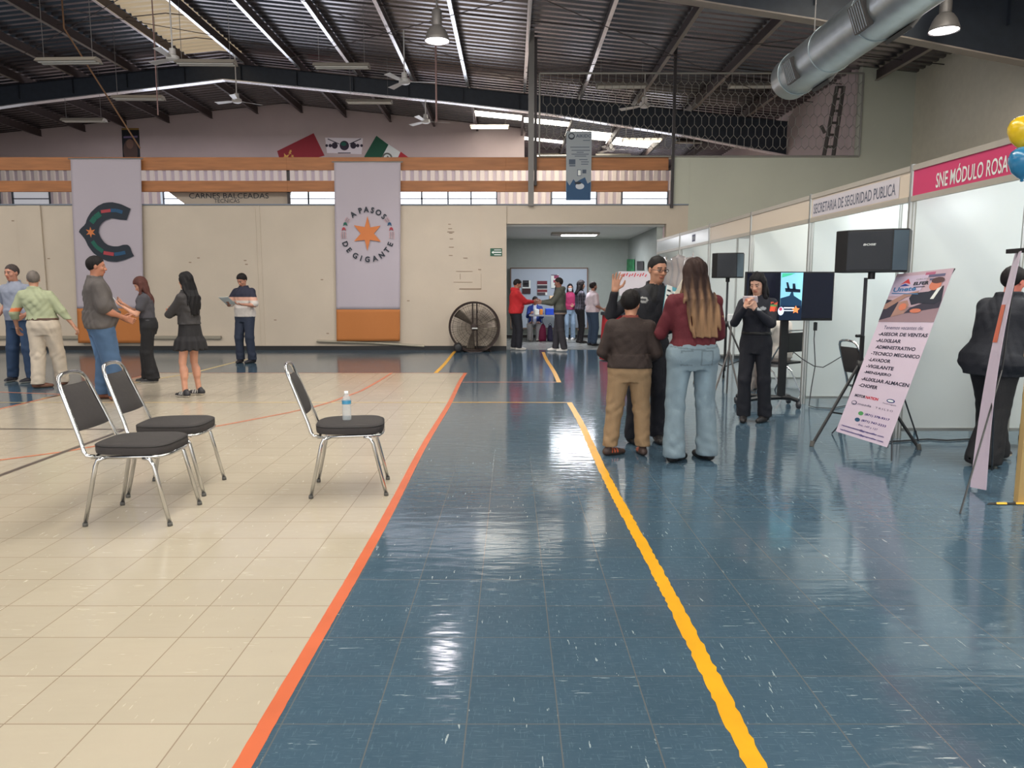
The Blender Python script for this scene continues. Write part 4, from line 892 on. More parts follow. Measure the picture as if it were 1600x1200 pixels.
# ---- second banner, seen from its side
BL, BR, TR, TL = at(1516, 761, 5.15), at(1541, 766, 4.95), at(1596, 392, 5.05), at(1586, 396, 5.35)
o_ = (BL+BR)/2; off = Vector((o_.x, o_.y, 0)); root = empty('narrow_banner', off, 0, 'lilac banner on a thin stand seen almost edge-on beside the timber leg', 'banner')
g = Geo().mat(M_lil); g.grid(lambda u, v: bq(u, v)+Vector((-.04*sin(pi*v), 0, 0)), 4, 14); g.build('sheet', parent=root, solid=.002)
g = Geo().mat(mat('print_orange_blur', (214, 110, 80), .6)); decal(g, lambda a, b, h=0: bq(a, b, h)+Vector((-.04*sin(pi*b), 0, 0))+(-bi.n*0), [(.02, .62), (.5, .62), (.55, .78), (.05, .78)], .004); g.build('printed_figure', parent=root)
Geo().mat(M_black).tube([bq(.5, 1), bq(.5, .5)+Vector((.06, .05, 0)), G(1500, 803)-off], .006, 6).build('pole', parent=root)
Geo().mat(M_dgrey).tube([bq(.5, .4), G(1550, 735)-off], .006, 6).build('leg', parent=root); Geo().mat(M_black).box(bq(.5, 1)+Vector((0, 0, .01)), (.04, .2, .03)).build('top_clip', parent=root)
Geo().mat(M_cap).lathe([(0, .0), (.02, 0), (.02, .05), (0, .05)], G(1524, 745, .03)-off, 10).build('foot_knob', parent=root)
# timber-legged table at the frame edge
a = G(1592, 784); root = empty('wooden_stand', (a.x+.4, a.y, 0), 0, 'pale timber display stand at the picture edge beside the narrow banner', 'stand')
M_tl = mat('pale_pine', (176, 148, 96), .6, noise=.15, nscale=3, stretch=(5, 5, .6))
for sx in (-1, 1): Geo().mat(M_tl).box((sx*.4, 0, .49), (.045, .045, .98)).build('leg', parent=root)
Geo().mat(M_tl).box((0, 0, 1.0), (.86, .07, .04)).build('top_rail', parent=root); Geo().mat(M_tl).box((0, 0, .30), (.76, .03, .05)).build('cross_rail', parent=root)
g = Geo().mat(mat('hazard_black', (26, 26, 28), .5)); T0, T1 = G(1538, 787, .003), G(1640, 787, .003)
g.add([(T0.x, T0.y-.02, .003), (T1.x, T0.y-.02, .003), (T1.x, T0.y+.03, .003), (T0.x+.06, T0.y+.03, .003)], [(0, 1, 2, 3)]); g.mat(mat('hazard_yellow', (224, 176, 50), .5))
for k in range(4):
    x = T0.x+.07+k*.13; g.add([(x, T0.y-.02, .0045), (x+.07, T0.y-.02, .0045), (x+.10, T0.y+.03, .0045), (x+.03, T0.y+.03, .0045)], [(0, 1, 2, 3)])
tag(g.build('hazard_tape'), 'strip of black and yellow hazard tape on the blue floor', 'tape')
chair(Vector((3.80, 7.50, 0)), R(10), 'charcoal padded chrome chair half hidden behind the tilted vacancy banner')
root = empty('ceiling_light', (1.65, 19.6, 2.9), 0, 'lit rectangular lamp on the ceiling of the far room', 'ceiling light')
Geo().mat(M_fix).rbox((0, 0, -.03), (1.25, .5, .06), .02).build('housing', parent=root); Geo().mat(M_glow).box((.1, 0, -.063), (.9, .38, .008)).build('diffuser', parent=root)
# ---- balloons tied on the fascia end
for x, y, c_, lb, Yb in ((1598, 206, (228, 190, 30), 'yellow balloon at the top of the picture edge beside the magenta board', 5.05), (1599, 254, (46, 124, 168), 'blue balloon just under the yellow one', 5.0)):
    p = at(x, y, Yb); g = Geo().mat(mat('balloon_rubber_%d' % c_[0], c_, .2, coat=.5)); g.lathe([(0, -.125), (.012, -.12), (.008, -.108), (.03, -.095), (.065, -.06), (.088, 0), (.09, .03), (.075, .07), (.045, .095), (0, .105)]); bo = tag(g.build('balloon', loc=p, smooth=True), lb, 'balloon'); xf = fx_(p.y)-.03; Geo().mat(M_lw).tube([(0, 0, -.12), (.10, 0, -.14-(p.z-2.3)*.2), (xf-p.x, 0, 2.50-p.z)], .003, 4).build('string', parent=bo)
# ---- things in the room beyond
YR = 21.9
root, fr = flat('whiteboard', ((800, 512), (917, 512), (917, 420), (798, 420)), YR-.02, mat('whiteboard_surface', (170, 182, 196), .3), 'wide whiteboard with a timber frame and taped posters in the far room', 'whiteboard', .02)
Y = YR-.02; g = Geo().mat(mat('whiteboard_frame', (120, 98, 84), .5))
for a_, b_ in (((797, 419), (919, 419)), ((797, 513), (919, 513)), ((798, 419), (798, 513)), ((918, 419), (918, 513))): 
    A, B = P2(*a_), P2(*b_); g.tube([fr(*A, .01), fr(*B, .01)], .022, 4)
g.build('frame', parent=root)
def poster(x0, y0, x1, y1, bands, lb, Yp=YR-.05, skew=0):
    root, fr = flat('poster', ((x0, y1), (x1, y1), (x1, y0), (x0, y0)), Yp, M_lw, lb, 'poster', .004)
    g = Geo()
    for c_, f0, f1, a0, a1 in bands:
        g.mat(mat('poster_%d_%d_%d' % c_, c_, .6)); ya, yb_ = y0+(y1-y0)*f0, y0+(y1-y0)*f1; xa, xb = x0+(x1-x0)*a0, x0+(x1-x0)*a1
        P2_ = lambda x, y: (lambda p: (p.x, p.z))(at(x, y, Yp)); decal(g, fr, [P2_(xa, yb_), P2_(xb, yb_), P2_(xb, ya), P2_(xa, ya)], .003)
    g.build('print', parent=root)
poster(816, 438, 829, 459, [((40, 40, 46), 0, .5, .05, .8), ((60, 30, 34), .6, 1, 0, 1), ((190, 190, 190), .25, .3, 0, .8)], 'black and white poster with a dark foot, nearest the red hoodie on the whiteboard')
poster(839.5, 439, 855, 461, [((110, 34, 48), 0, .25, 0, 1), ((50, 50, 58), .3, .55, 0, 1), ((120, 40, 50), .6, .8, 0, 1), ((70, 60, 66), .82, 1, 0, .8)], 'dark red poster in the middle of the whiteboard')
poster(861, 429, 873, 450, [((150, 60, 96), .05, .3, .4, 1), ((120, 110, 130), 0, .08, 0, .8), ((170, 60, 90), .4, .6, .3, 1)], 'pink and white poster above the man in the grey-green jacket')
# sheets on the side wall of the far room
def side(name, x0, x1, y0, y1, m, lb, cat):
    X = 3.39; 
    def q(x, y): d = ray(x, y); t = X/d.x; return Vector((X, d.y*t, CH+d.z*t))
    a, b, c_, d_ = q(x0, y1), q(x1, y1), q(x1, y0), q(x0, y0); g = Geo().mat(m); g.prism([a, b, c_, d_], (.005, 0, 0)); o = tag(g.build(name), lb, cat); return o
side('poster', 970, 991, 405, 432, mat('green_print', (60, 150, 96), .6, noise=.5, nscale=8), 'green and yellow poster on the side wall of the far room', 'poster')
side('notice', 995, 1005, 408, 422, mat('dark_notice', (52, 50, 52), .6), 'small dark notice beside the green poster', 'notice')
# white sheet with red lettering behind the officer's hand, and a foil curtain
root, fr = flat('paper_sign', ((968, 462), (1018, 462), (1018, 424), (966, 424)), 13.0, mat('white_paper', (216, 208, 216), .6), 'white paper sign with red lettering behind the raised hand', 'sign', .004)
Y = 13.0; g = Geo().mat(mat('red_ink', (214, 70, 84), .6)); [decal(g, fr, stripe([P2(970+4.2*k, 431+(k%2)*1.5), P2(972.5+4.2*k, 428.5-(k%3))], .018)[0]) for k in range(10)]; g.build('lettering', parent=root); Geo().mat(M_alu).tube([(0, .02, 0), (0, .02, -root.location.z)], .012, 6).build('post', parent=root)
M_foil = mat('silver_foil', (214, 208, 206), .25, metal=.4, bump=1, bscale=9)
g = Geo().mat(M_foil); Y = 12.6
g.grid(lambda u, v: (fx_(16.2-2.4*u)-.09+.04*sin(u*30)+.02*sin(v*9+u*5), 16.2-2.4*u, 1.30+(.78+.05*cos(u*12))*v), 40, 12); tag(g.build('foil_curtain', smooth=True, solid=.003), 'crinkled silver foil curtain hanging behind the officer', 'curtain')
# table with blue and white cloths
a, b = at(834, 492, 20.3), at(868, 492, 20.3)
root = empty('folding_table', ((a.x+b.x)/2, 20.3, 0), 0, 'folding table with thin legs in the far room before the whiteboard', 'table')
Wt = b.x-a.x+.25
Geo().mat(mat('grey_laminate', (150, 150, 156), .5)).box((0, 0, a.z-.015), (Wt, .6, .03)).build('tabletop', parent=root)
for sx in (-1, 1):
    for sy in (-1, 1): Geo().mat(M_hous).tube([(sx*(Wt/2-.08), sy*.24, a.z-.03), (sx*(Wt/2-.05), sy*.26, 0)], .013, 6).build('leg', parent=root)
def flatbox(name, x0, x1, y0, y1, Y, D_, m, lb, cat):
    A, B = at(x0, y1, Y), at(x1, y0, Y); g = Geo().mat(m).rbox(((A.x+B.x)/2, Y, (A.z+B.z)/2), (B.x-A.x, D_, B.z-A.z), min(.02, D_/4)); return tag(g.build(name, smooth=False), lb, cat)
flatbox('blue_cloth', 852, 866, 482, 491.8, 20.25, .3, mat('royal_blue_cloth', (24, 70, 190), .6), 'royal blue folded cloth on the folding table', 'cloth')
flatbox('snack_box', 843, 848, 483, 491.8, 20.12, .12, mat('orange_yellow_print', (216, 134, 50), .5), 'small orange and yellow box on the folding table', 'box')
flatbox('paper_stack', 835, 842, 483, 491.8, 20.15, .2, M_lw, 'stack of white papers on the table beside the seated person', 'papers')
flatbox('cardboard_box', 858, 869, 462, 478, 21.2, .3, mat('cardboard', (206, 176, 142), .7), 'pale cardboard box held up by the whiteboard', 'box')
def bag(x0, x1, y0, y1, Y, m, lb):
    A, B = at(x0, y1, Y), at(x1, y0, Y); cx = (A.x+B.x)/2; root = empty('backpack', (cx, Y, 0), 0, lb, 'backpack'); H_ = B.z; W2 = (B.x-A.x)/2
    Geo().mat(m).lathe([(0, 0), (W2*.95, .0), (W2, .08), (W2*.95, H_*.6), (W2*.7, H_*.9), (W2*.3, H_), (0, H_)], n=16).build('body', parent=root, smooth=True); Geo().mat(M_black).tube([(-.05, 0, H_-.01), (0, 0, H_+.06), (.05, 0, H_-.01)], .01, 6).build('handle', parent=root)
bag(840, 854, 506, 527, 20.6, mat('wine_red_nylon', (128, 30, 72), .7), 'wine-red backpack on the floor under the folding table'); bag(855, 864, 508, 527, 20.5, mat('dark_blue_nylon', (46, 42, 74), .7), 'dark blue backpack beside the wine-red one')
# red draped table behind the boy
a = at(940, 532, 15.5)
root = empty('draped_table', (at(966, 500, 15).x, 15.0, 0), 0, 'small table under a red cloth with a dark top behind the boy', 'table')
Wd = .62; Ht = at(950, 492, 15).z
Geo().mat(mat('dark_red_cloth', (158, 28, 38), .7, bump=.4, bscale=5)).grid(lambda u, v: ((Wd/2+.05*(1-v)+.012*sin(u*2*pi*9))*cos(2*pi*u), (.3+.05*(1-v)+.012*sin(u*2*pi*9))*sin(2*pi*u), .02+(Ht-.02)*v), 72, 6).build('cloth', parent=root, smooth=True)
Geo().mat(M_navy).lathe([(0, 0), (.36, 0), (.36, .06), (0, .07)], (0, 0, Ht)).build('top', parent=root)
# ================================================================== people
def vcap(P, a, b, r1, r2):
    a = np.asarray(a, float); b = np.asarray(b, float); ba = b-a; pa = P-a
    t = np.clip((pa@ba)/max(ba@ba, 1e-9), 0, 1); return np.linalg.norm(pa-t[:, None]*ba, axis=1)-(r1+(r2-r1)*t)
def vell(P, c, r, Rm=None):
    q = P-np.asarray(c, float)
    if Rm is not None: q = q@Rm
    r = np.asarray(r, float); k0 = np.linalg.norm(q/r, axis=1); k1 = np.linalg.norm(q/(r*r), axis=1); return k0*(k0-1)/np.maximum(k1, 1e-9)
def smin(a, b, k):
    h = np.clip(.5+.5*(b-a)/k, 0, 1); return b*(1-h)+a*h-k*h*(1-h)
def vloft(P, tab, off=0.0, dz=0.0, ox=0.0, oy=0.0):
    """tab rows: z, half width, half depth, centre x, centre y"""
    T = np.array(tab, float); z = P[:, 2]-dz
    w_ = np.interp(z, T[:, 0], T[:, 1])+off; d_ = np.interp(z, T[:, 0], T[:, 2])+off
    cx = np.interp(z, T[:, 0], T[:, 3])+ox; cy = np.interp(z, T[:, 0], T[:, 4])+oy
    e = 2.35; u = np.abs((P[:, 0]-cx)/w_); v = np.abs((P[:, 1]-cy)/d_)
    k = (u**e+v**e)**(1/e); d = (k-1)*np.minimum(w_, d_)
    return np.maximum(d, np.maximum(T[0, 0]-off-z, z-T[-1, 0]-off))
_OFF = [(i, j, k) for i in (0, 1) for j in (0, 1) for k in (0, 1)]
def surfnet(fn, lo, hi, h):
    lo = np.array(lo, float); hi = np.array(hi, float); n = np.maximum(((hi-lo)/h).astype(int)+2, 4)
    ax = [lo[i]+h*np.arange(n[i]) for i in range(3)]
    Pg = np.stack(np.meshgrid(*ax, indexing='ij'), -1).reshape(-1, 3); V = fn(Pg).reshape(n)
    S_ = V < 0; c = sum(S_[i:n[0]-1+i, j:n[1]-1+j, k:n[2]-1+k].astype(int) for i, j, k in _OFF); act = (c > 0) & (c < 8)
    idx = -np.ones(act.shape, int); A = np.argwhere(act); idx[act] = np.arange(len(A))
    if not len(A): return np.zeros((0, 3)), []
    acc = np.zeros((len(A), 3)); cnt = np.zeros(len(A))
    for a in range(8):
        for b in range(a+1, 8):
            oa, ob = np.array(_OFF[a]), np.array(_OFF[b])
            if np.abs(oa-ob).sum() != 1: continue
            va = V[tuple((A+oa).T)]; vb = V[tuple((A+ob).T)]; m = (va < 0) != (vb < 0)
            t = np.where(m, va/np.where(m, va-vb, 1), 0); p = oa+(ob-oa)*t[:, None]; acc[m] += p[m]; cnt[m] += 1
    vs = lo+h*(A+acc/cnt[:, None]); quads = []
    for d in range(3):
        e = [0, 0, 0]; e[d] = 1; u, v = (d+1) % 3, (d+2) % 3
        s0 = S_[:n[0]-e[0], :n[1]-e[1], :n[2]-e[2]]; s1 = S_[e[0]:, e[1]:, e[2]:]; E = np.argwhere(s0 != s1)
        E = E[(E[:, u] > 0) & (E[:, v] > 0) & (E[:, u] < n[u]-1) & (E[:, v] < n[v]-1)]
        if not len(E): continue
        du = np.zeros(3, int); du[u] = 1; dv = np.zeros(3, int); dv[v] = 1
        q = np.stack([idx[tuple((E-du-dv).T)], idx[tuple((E-dv).T)], idx[tuple(E.T)], idx[tuple((E-du).T)]], 1)
        flip = ~s0[tuple(E.T)]; q[flip] = q[flip][:, ::-1]; quads.append(q)
    q = np.concatenate(quads); q = q[(q >= 0).all(1)]
    return vs, q.tolist()
def fold(P, amp, fx, fz, ph=0):
    x, y, z = P[:, 0], P[:, 1], P[:, 2]
    a = np.sin(z*fz+6*np.sin(x*fx+ph)*.35+y*9+ph)*.6+np.sin(z*fz*.57+x*fx*1.7-y*17+ph*2)*.4
    b = (1-2*np.abs(np.sin(z*19+x*31+2.2*np.sin(y*14+x*8+ph)+ph)))*(.5+.5*np.sin(x*15-z*8+ph*3))
    c = (1-2*np.abs(np.sin(z*23-x*24+1.8*np.sin(y*19-z*6-ph)+ph*2)))*(.5+.5*np.sin(-x*11-z*9+y*7+ph))
    return amp*(a*.7+b*.75+c*.65)
M_skin = mat('skin', (200, 150, 120), .5, vc=True, noise=.05, nscale=20); M_cloth = mat('cloth', (90, 90, 90), .82, vc=True, noise=.07, nscale=14, bump=.25, bscale=120)
M_hair = mat('hair', (30, 26, 24), .68, vc=True, noise=.25, nscale=18, bump=.6, bscale=45, stretch=(1, 1, .12), spec=.25); M_shoe = mat('shoe_leather', (40, 38, 36), .5, vc=True)
def meshobj(name, blocks, m, root, s, colfn):
    vs, fs, b = [], [], 0
    for v, f in blocks:
        vs.append(v); fs += [[i+b for i in q] for q in f]; b += len(v)
    V = np.concatenate(vs); C = np.asarray(colfn(V) if callable(colfn) else np.tile(np.array(colfn, float), (len(V), 1)))
    me = bpy.data.meshes.new(name); me.from_pydata((V*s).tolist(), [], fs); me.materials.append(m)
    me.polygons.foreach_set('use_smooth', [True]*len(me.polygons))
    a = me.color_attributes.new('Col', 'FLOAT_COLOR', 'POINT'); a.data.foreach_set('color', np.c_[s2l(C/255.), np.ones(len(V))].astype(np.float32).ravel())
    me.update(); o = bpy.data.objects.new(name, me); COL.objects.link(o); o.parent = root; return o
def ik(a, b, l1, l2, pole):
    a, b, pole = (np.asarray(v, float) for v in (a, b, pole)); d = b-a; L_ = np.linalg.norm(d)
    if L_ > (l1+l2)*.999: b = a+d/L_*(l1+l2)*.999; d = b-a; L_ = (l1+l2)*.999
    x = (l1*l1-l2*l2+L_*L_)/(2*L_); hgt = math.sqrt(max(l1*l1-x*x, 0)); n = d/L_; p = pole-n*(pole@n); p = p/max(np.linalg.norm(p), 1e-6)
    return a+n*x+p*hgt, b
def hand_prims(wr, d, nrm, side, curl=.5, spread=.0, thumb=.6, sc=1.0):
    """list of capsules; d = pointing direction, nrm = palm facing direction, side = +1 when the thumb lies towards d x nrm"""
    d = np.array(d, float); d /= np.linalg.norm(d); nrm = np.array(nrm, float); nrm -= d*(nrm@d); nrm /= np.linalg.norm(nrm); t = np.cross(d, nrm)*side
    out = []; k = sc
    for u in (-.028, -.01, .009, .026): out.append((wr+t*u*.6*k, wr+d*.082*k+t*u*k, .016*k, .0125*k))
    for i, (u, L_) in enumerate(((.031, .070), (.0105, .078), (-.010, .072), (-.029, .056))):
        p = wr+d*.084*k+t*u*k; a = 0; sp = (u/.03)*spread
        for j, fr_ in enumerate((.44, .31, .25)):
            a += curl*(1.0+.08*i); dd = d*cos(a)+nrm*sin(a)+t*sp; dd /= np.linalg.norm(dd); q = p+dd*L_*fr_*k; out.append((p, q, (.0092-.0009*j)*k, (.0086-.0009*j)*k)); p = q
    p = wr+d*.022*k+t*.028*k; d1 = d*.55+t*.75+nrm*.35*thumb; d1 /= np.linalg.norm(d1); q = p+d1*.042*k; out.append((p, q, .0135*k, .011*k))
    d2 = d*.8+t*.25+nrm*.6*thumb; d2 /= np.linalg.norm(d2); q2 = q+d2*.030*k; out.append((q, q2, .0105*k, .0095*k)); d3 = d*.9+nrm*.8*thumb; d3 /= np.linalg.norm(d3); out.append((q2, q2+d3*.022*k, .0095*k, .0078*k))
    return out
def person(label, foot, H, rot, skin=(196, 146, 118), hair=None, top=None, bot=None, shoes=None, rh=None, lh=None, feet=((.10, 0), (-.10, 0)), bulk=1.0, belly=0.0, depth=1.0,
           head=(0, 0), lean=(0, 0), res=1.0, seat=None, hipw=1.0, headsc=1.0, rhand=None, lhand=None, relb=None, lelb=None, legs=None, face=True, beard=False, name='person', group=None, toe=(12, 12), calf=1.0, shrug=0.0, bust=0.0, sw=1.0):
    """built at 1.70 m, x = right, y = forward, then scaled to H. rot turns local forward (+Y) about Z."""
    s = H/1.70; root = empty(name, foot, R(rot), label, 'person', group)
    dz = (seat-.90) if seat else 0.0
    lx, ly = lean
    def sh(z): return np.clip((z-dz-.95)/.5, 0, 1.3)
    # torso
    b = bulk
    TT = [(.80, .115*b*hipw, .098*depth), (.88, .162*b*hipw, .112*depth), (.96, .160*b*hipw, .112*depth), (1.05, .146*b, .103*depth), (1.12, .144*b, .102*depth), (1.22, .155*b, .110*depth), (1.31, .164*b, .112*depth), (1.36, .150*b**.7, .097*depth), (1.40, .112*b**.6, .078), (1.45, .062, .058)]
    tab = [(z, w_, d_+(belly*math.exp(-((z-1.05)/.13)**2))+bust*.35*math.exp(-((z-1.26)/.06)**2), lx*sh(z+dz), ly*sh(z+dz)+belly*.55*math.exp(-((z-1.05)/.13)**2)+bust*.4*math.exp(-((z-1.26)/.06)**2)-(.012 if .84 < z < .97 else 0)) for z, w_, d_ in TT]
    SX = .162*b**.7*sw; shz = 1.352+dz+shrug
    SR = np.array([SX+lx*.87, ly*.87-.005, shz]); SL = np.array([-SX+lx*.87, ly*.87-.005, shz])
    neck0 = np.array([lx, ly-.012, 1.42+dz]); hc = np.array([lx*1.15, ly*1.15+.020, 1.585+dz])
    yw, pt = R(head[0]), R(head[1])       # yaw turns the face towards +x, pitch > 0 looks down
    cz_, sz_ = cos(-yw), sin(-yw); Rz = np.array([[cz_, -sz_, 0], [sz_, cz_, 0], [0, 0, 1]]); Rx = np.array([[1, 0, 0], [0, cos(-pt), -sin(-pt)], [0, sin(-pt), cos(-pt)]]); HR = Rz@Rx
    hc = hc+HR@np.array([0, .03*sin(pt)*1, 0])+np.array([0, 0, -.012*abs(sin(pt))])
    k_ = headsc
    hp = lambda x, y, z: hc+HR@(np.array([x, y, z])*k_)
    a_ua, a_fa = .285, .25
    def arm(S0, tgt, e, sd):
        if tgt is None: tgt = (S0[0]+sd*.07, S0[1]+.05, S0[2]-.52)
        pole = e if e is not None else (sd*.35, -.9, -.25)
        E, W = ik(S0, tgt, a_ua, a_fa, pole); return E, W
    RE, RW = arm(SR, rh, relb, 1); LE, LW = arm(SL, lh, lelb, -1)
    hr = rhand or {}; hl = lhand or {}
    def hd(E, W, o, sd):
        d = np.array(o.get('d', W-E), float); n_ = np.array(o.get('n', (-sd, 0, .0)), float)
        if abs(d@n_)/np.linalg.norm(d)/np.linalg.norm(n_) > .97: n_ = np.array([0, 1., 0.])
        t = np.cross(d, n_); up = o.get('th', (0, 1, .35)); side = 1 if t@np.array(up) > 0 else -1
        return hand_prims(W, d, n_, side, o.get('curl', .42), o.get('spread', .05), o.get('thumb', .6))
    HRp, HLp = hd(RE, RW, hr, 1), hd(LE, LW, hl, -1)
    hipz = .90+dz
    def leg(sx, ft):
        h0 = np.array([sx*.085*b*hipw, 0, hipz]); an = np.array([ft[0], ft[1], ft[2] if len(ft) > 2 else .085]); K, A_ = ik(h0, an, .417, .404, (sx*.12, 1, 0)); return h0, K, A_
    RL, LLg = leg(1, feet[0]), leg(-1, feet[1])
    leg_r = (.083*b**.8, .056*b**.6, .052*b**.5, .036)
    # ---- body (skin) : limbs, neck and head
    def f_core(P, with_arms=True):
        d = vloft(P, tab, -.014, dz)
        d = smin(d, vcap(P, neck0, hc-np.array([0, 0, .07]), .052*b**.35, .050*b**.35), .03)
        for S0, E, W in ((SR, RE, RW), (SL, LE, LW)):
            d = smin(d, vcap(P, S0, E, .044*b**.6, .036*b**.5), .03); d = smin(d, vcap(P, E, W, .036*b**.5, .024), .012)
            m_ = E*.65+W*.35; d = smin(d, vcap(P, E*.8+W*.2, m_*1.0, .036*b**.5, .036*b**.5), .02)
        return d
    def f_legs(P):
        d = np.full(len(P), 9.)
        for h0, K, A_ in (RL, LLg):
            d = np.minimum(d, smin(vcap(P, h0, K, leg_r[0]*.93, leg_r[1]*.92), smin(vcap(P, K, A_, leg_r[2]*.9, leg_r[3]), vcap(P, K*.72+A_*.28-np.array([0, .012, 0]), K*.5+A_*.5-np.array([0, .012, 0]), .052*calf, .046*calf), .02), .015))
        return d
    def f_head(P):
        q = (P-hc)@HR/k_; Pl = q
        d = vell(Pl, (0, -.008, .025), (.074, .094, .092)); d = smin(d, vell(Pl, (0, .018, -.045), (.056, .066, .068)), .03)
        d = smin(d, vell(Pl, (0, .052, -.088), (.027, .024, .024)), .03)            # chin
        d = smin(d, vcap(Pl, (-.03, .072, .024), (.03, .072, .024), .012, .012), .02)   # brow
        for sx in (-1, 1): d = smin(d, vell(Pl, (sx*.040, .058, -.022), (.020, .020, .018)), .02); 
        for sx in (-1, 1): d = -smin(-d, vell(Pl, (sx*.030, .098, .004), (.016, .014, .011)), .012)     # sockets
        for sx in (-1, 1): d = smin(d, vell(Pl, (sx*.030, .078, .003), (.0125, .0125, .0115)), .004)
        nz = smin(vcap(Pl, (0, .084, .008), (0, .104, -.026), .0085, .0125), vcap(Pl, (-.012, .092, -.030), (.012, .092, -.030), .009, .009), .01); d = smin(d, nz, .012)
        d = smin(d, vell(Pl, (0, .086, -.052), (.022, .012, .006)), .006); d = smin(d, vell(Pl, (0, .084, -.062), (.019, .012, .0065)), .006)
        for sx in (-1, 1): d = smin(d, vell(Pl, (sx*.076, -.006, -.004), (.009, .018, .030)), .008)
        d = d*k_
        return smin(d, vcap(P, neck0+np.array([0, 0, .01]), hc-np.array([0, 0, .06]), .052*b**.35, .050*b**.35), .025)
    def skincol(V):
        C = np.tile(np.array(skin, float), (len(V), 1)); q = (V-hc)@HR/k_; x, y, z = np.abs(q[:, 0]), q[:, 1], q[:, 2]
        fr_ = (y > .045)
        if face:
            C[fr_ & (x < .03) & (np.abs(z+.045) < .06)] *= (1.0, .97, .95)
            lip = fr_ & (x < .023) & (z < -.0475) & (z > -.069) & (y > .078); C[lip] = np.array(skin)*(.90, .72, .70)
            brow = fr_ & (x > .012) & (x < .048) & (np.abs(z-(.0265-.03*np.abs(x-.03))) < .0048); C[brow] = (52, 40, 36)
            e = ((x-.030)/.0145)**2+((z-.003)/.0052)**2; eye = fr_ & (e < 1); C[eye] = (172, 160, 152); ir = fr_ & (((x-.030)**2+(z-.003)**2) < .0062**2); C[ir] = (40, 28, 24)
            lid = fr_ & (x > .014) & (x < .046) & (z > .0075) & (z < .012); C[lid] = (44, 34, 32)
            if beard == 'mask': C[(y > .03) & (z < -.008) & (z > -.10)] = (206, 212, 220)
            elif beard: C[(y > .0) & (z < -.035) & (z > -.13) & ~lip & (np.linalg.norm(q, axis=1) < .16)] = np.array(skin)*.45+np.array((30, 24, 22))*.5
        return C
    g_ = .011*res; mn = lambda *a: np.min(a, axis=0); mx = lambda *a: np.max(a, axis=0)
    blocks = []
    pts = [SR, SL, RE, LE, RW, LW, neck0]; lo, hi = mn(*pts)-.08, mx(*pts)+.08; lo[2] = min(lo[2], .95+dz); lo[:2] = np.minimum(lo[:2], [-.25*b, -.2]); hi[:2] = np.maximum(hi[:2], [.25*b, .2+belly])
    blocks.append(surfnet(f_core, lo, hi, g_*1.15))
    blocks.append(surfnet(f_head, hc-np.array([.13, .15, .19]), hc+np.array([.13, .16, .15]), .0062*max(res, .75)))
    for W, pr_ in ((RW, HRp), (LW, HLp)):
        def f_h(P, pr_=pr_, W=W):
            d = vcap(P, W, W+1e-3, .024, .024)
            for i, (a, b2, r1, r2) in enumerate(pr_): d = smin(d, vcap(P, a, b2, r1, r2), .010 if i < 4 else .0045)
            return d
        q = np.array([p for a, b2, _, _ in pr_ for p in (a, b2)]); blocks.append(surfnet(f_h, np.minimum(q.min(0), W)-.034, np.maximum(q.max(0), W)+.034, .0052*max(res, .9)))
    skirt = bot and bot.get('kind') == 'skirt'
    Lp = [RL[0], RL[1], RL[2], LLg[0], LLg[1], LLg[2]]
    blocks.append(surfnet(f_legs, mn(*Lp)-.11, mx(*Lp)+.11, g_ if skirt else g_*1.3))
    meshobj('body', blocks, M_skin, root, s, skincol)
    # ---- top
    if top:
        off = top.get('off', .012); hem = top.get('hem', .86)+dz; long_ = top.get('kind') == 'long'; slv = top.get('sleeve', .55); fa = top.get('fold', .004); cuff = top.get('cuff', .92)
        def f_top(P):
            d = vloft(P, tab, off, dz)
            if top.get('flare'): d = d-top['flare']*np.clip((1.15+dz-P[:, 2])/.3, 0, 1)
            d = smin(d, vcap(P, SR*.94+neck0*.06, neck0-np.array([0, 0, .035]), .042+off*.5, .050+off*.4), .04); d = smin(d, vcap(P, SL*.94+neck0*.06, neck0-np.array([0, 0, .035]), .042+off*.5, .050+off*.4), .04)
            for S0, E, W in ((SR, RE, RW), (SL, LE, LW)):
                if long_:
                    W2 = E+(W-E)*cuff; d = smin(d, vcap(P, S0, E, .053*b**.6+off*.6, .043*b**.5+off*.5), .035); d = smin(d, vcap(P, E, W2, .043*b**.5+off*.5, .030+off*.4), .012)
                else:
                    E2 = S0+(E-S0)*slv; d = smin(d, vcap(P, S0, E2, .056*b**.6+off*.6, .054*b**.6+off*.9), .035)
            for sx in (-1, 1): d = smin(d, vell(P, (sx*.07*b*hipw, -.055, .90+dz), (.085*b*hipw+off*.8, .075*depth+off*.8, .085+off)), .02)
            if hem-dz < .985 and bot and not skirt: d = smin(d, np.maximum(vloft(P, [t for t in tab if t[0] < 1.13], bot.get('loose', .012)*.8+.013, dz), P[:, 2]-1.06-dz), .02)
            d = d+fold(P, fa, 11, 26, top.get('ph', 0))
            d = np.maximum(d, hem-P[:, 2]); nk = vcap(P, neck0+np.array([0, .012, -.0]), hc, top.get('neck', .062), .075); d = np.maximum(d, -nk)
            if top.get('collar'):
                c_ = neck0+np.array([0, .0, .012]); q = P-c_; rr = np.hypot(q[:, 0]/1.12, q[:, 1]); col_ = np.maximum(np.abs(rr-.064)-.007, np.abs(q[:, 2]-.012-.02*(-q[:, 1]/.06))-.026); col_ = np.maximum(col_, .55*np.abs(q[:, 0])*0+(q[:, 1]-.058)); d = np.minimum(d, col_)
            if top.get('hood'):
                hb = neck0+np.array([0, -.05, .03]); q = P-hb; d = smin(d, vell(P, hb, (.105, .075, .062)), .03); d = np.maximum(d, -vcap(P, neck0, hc, .060, .08))
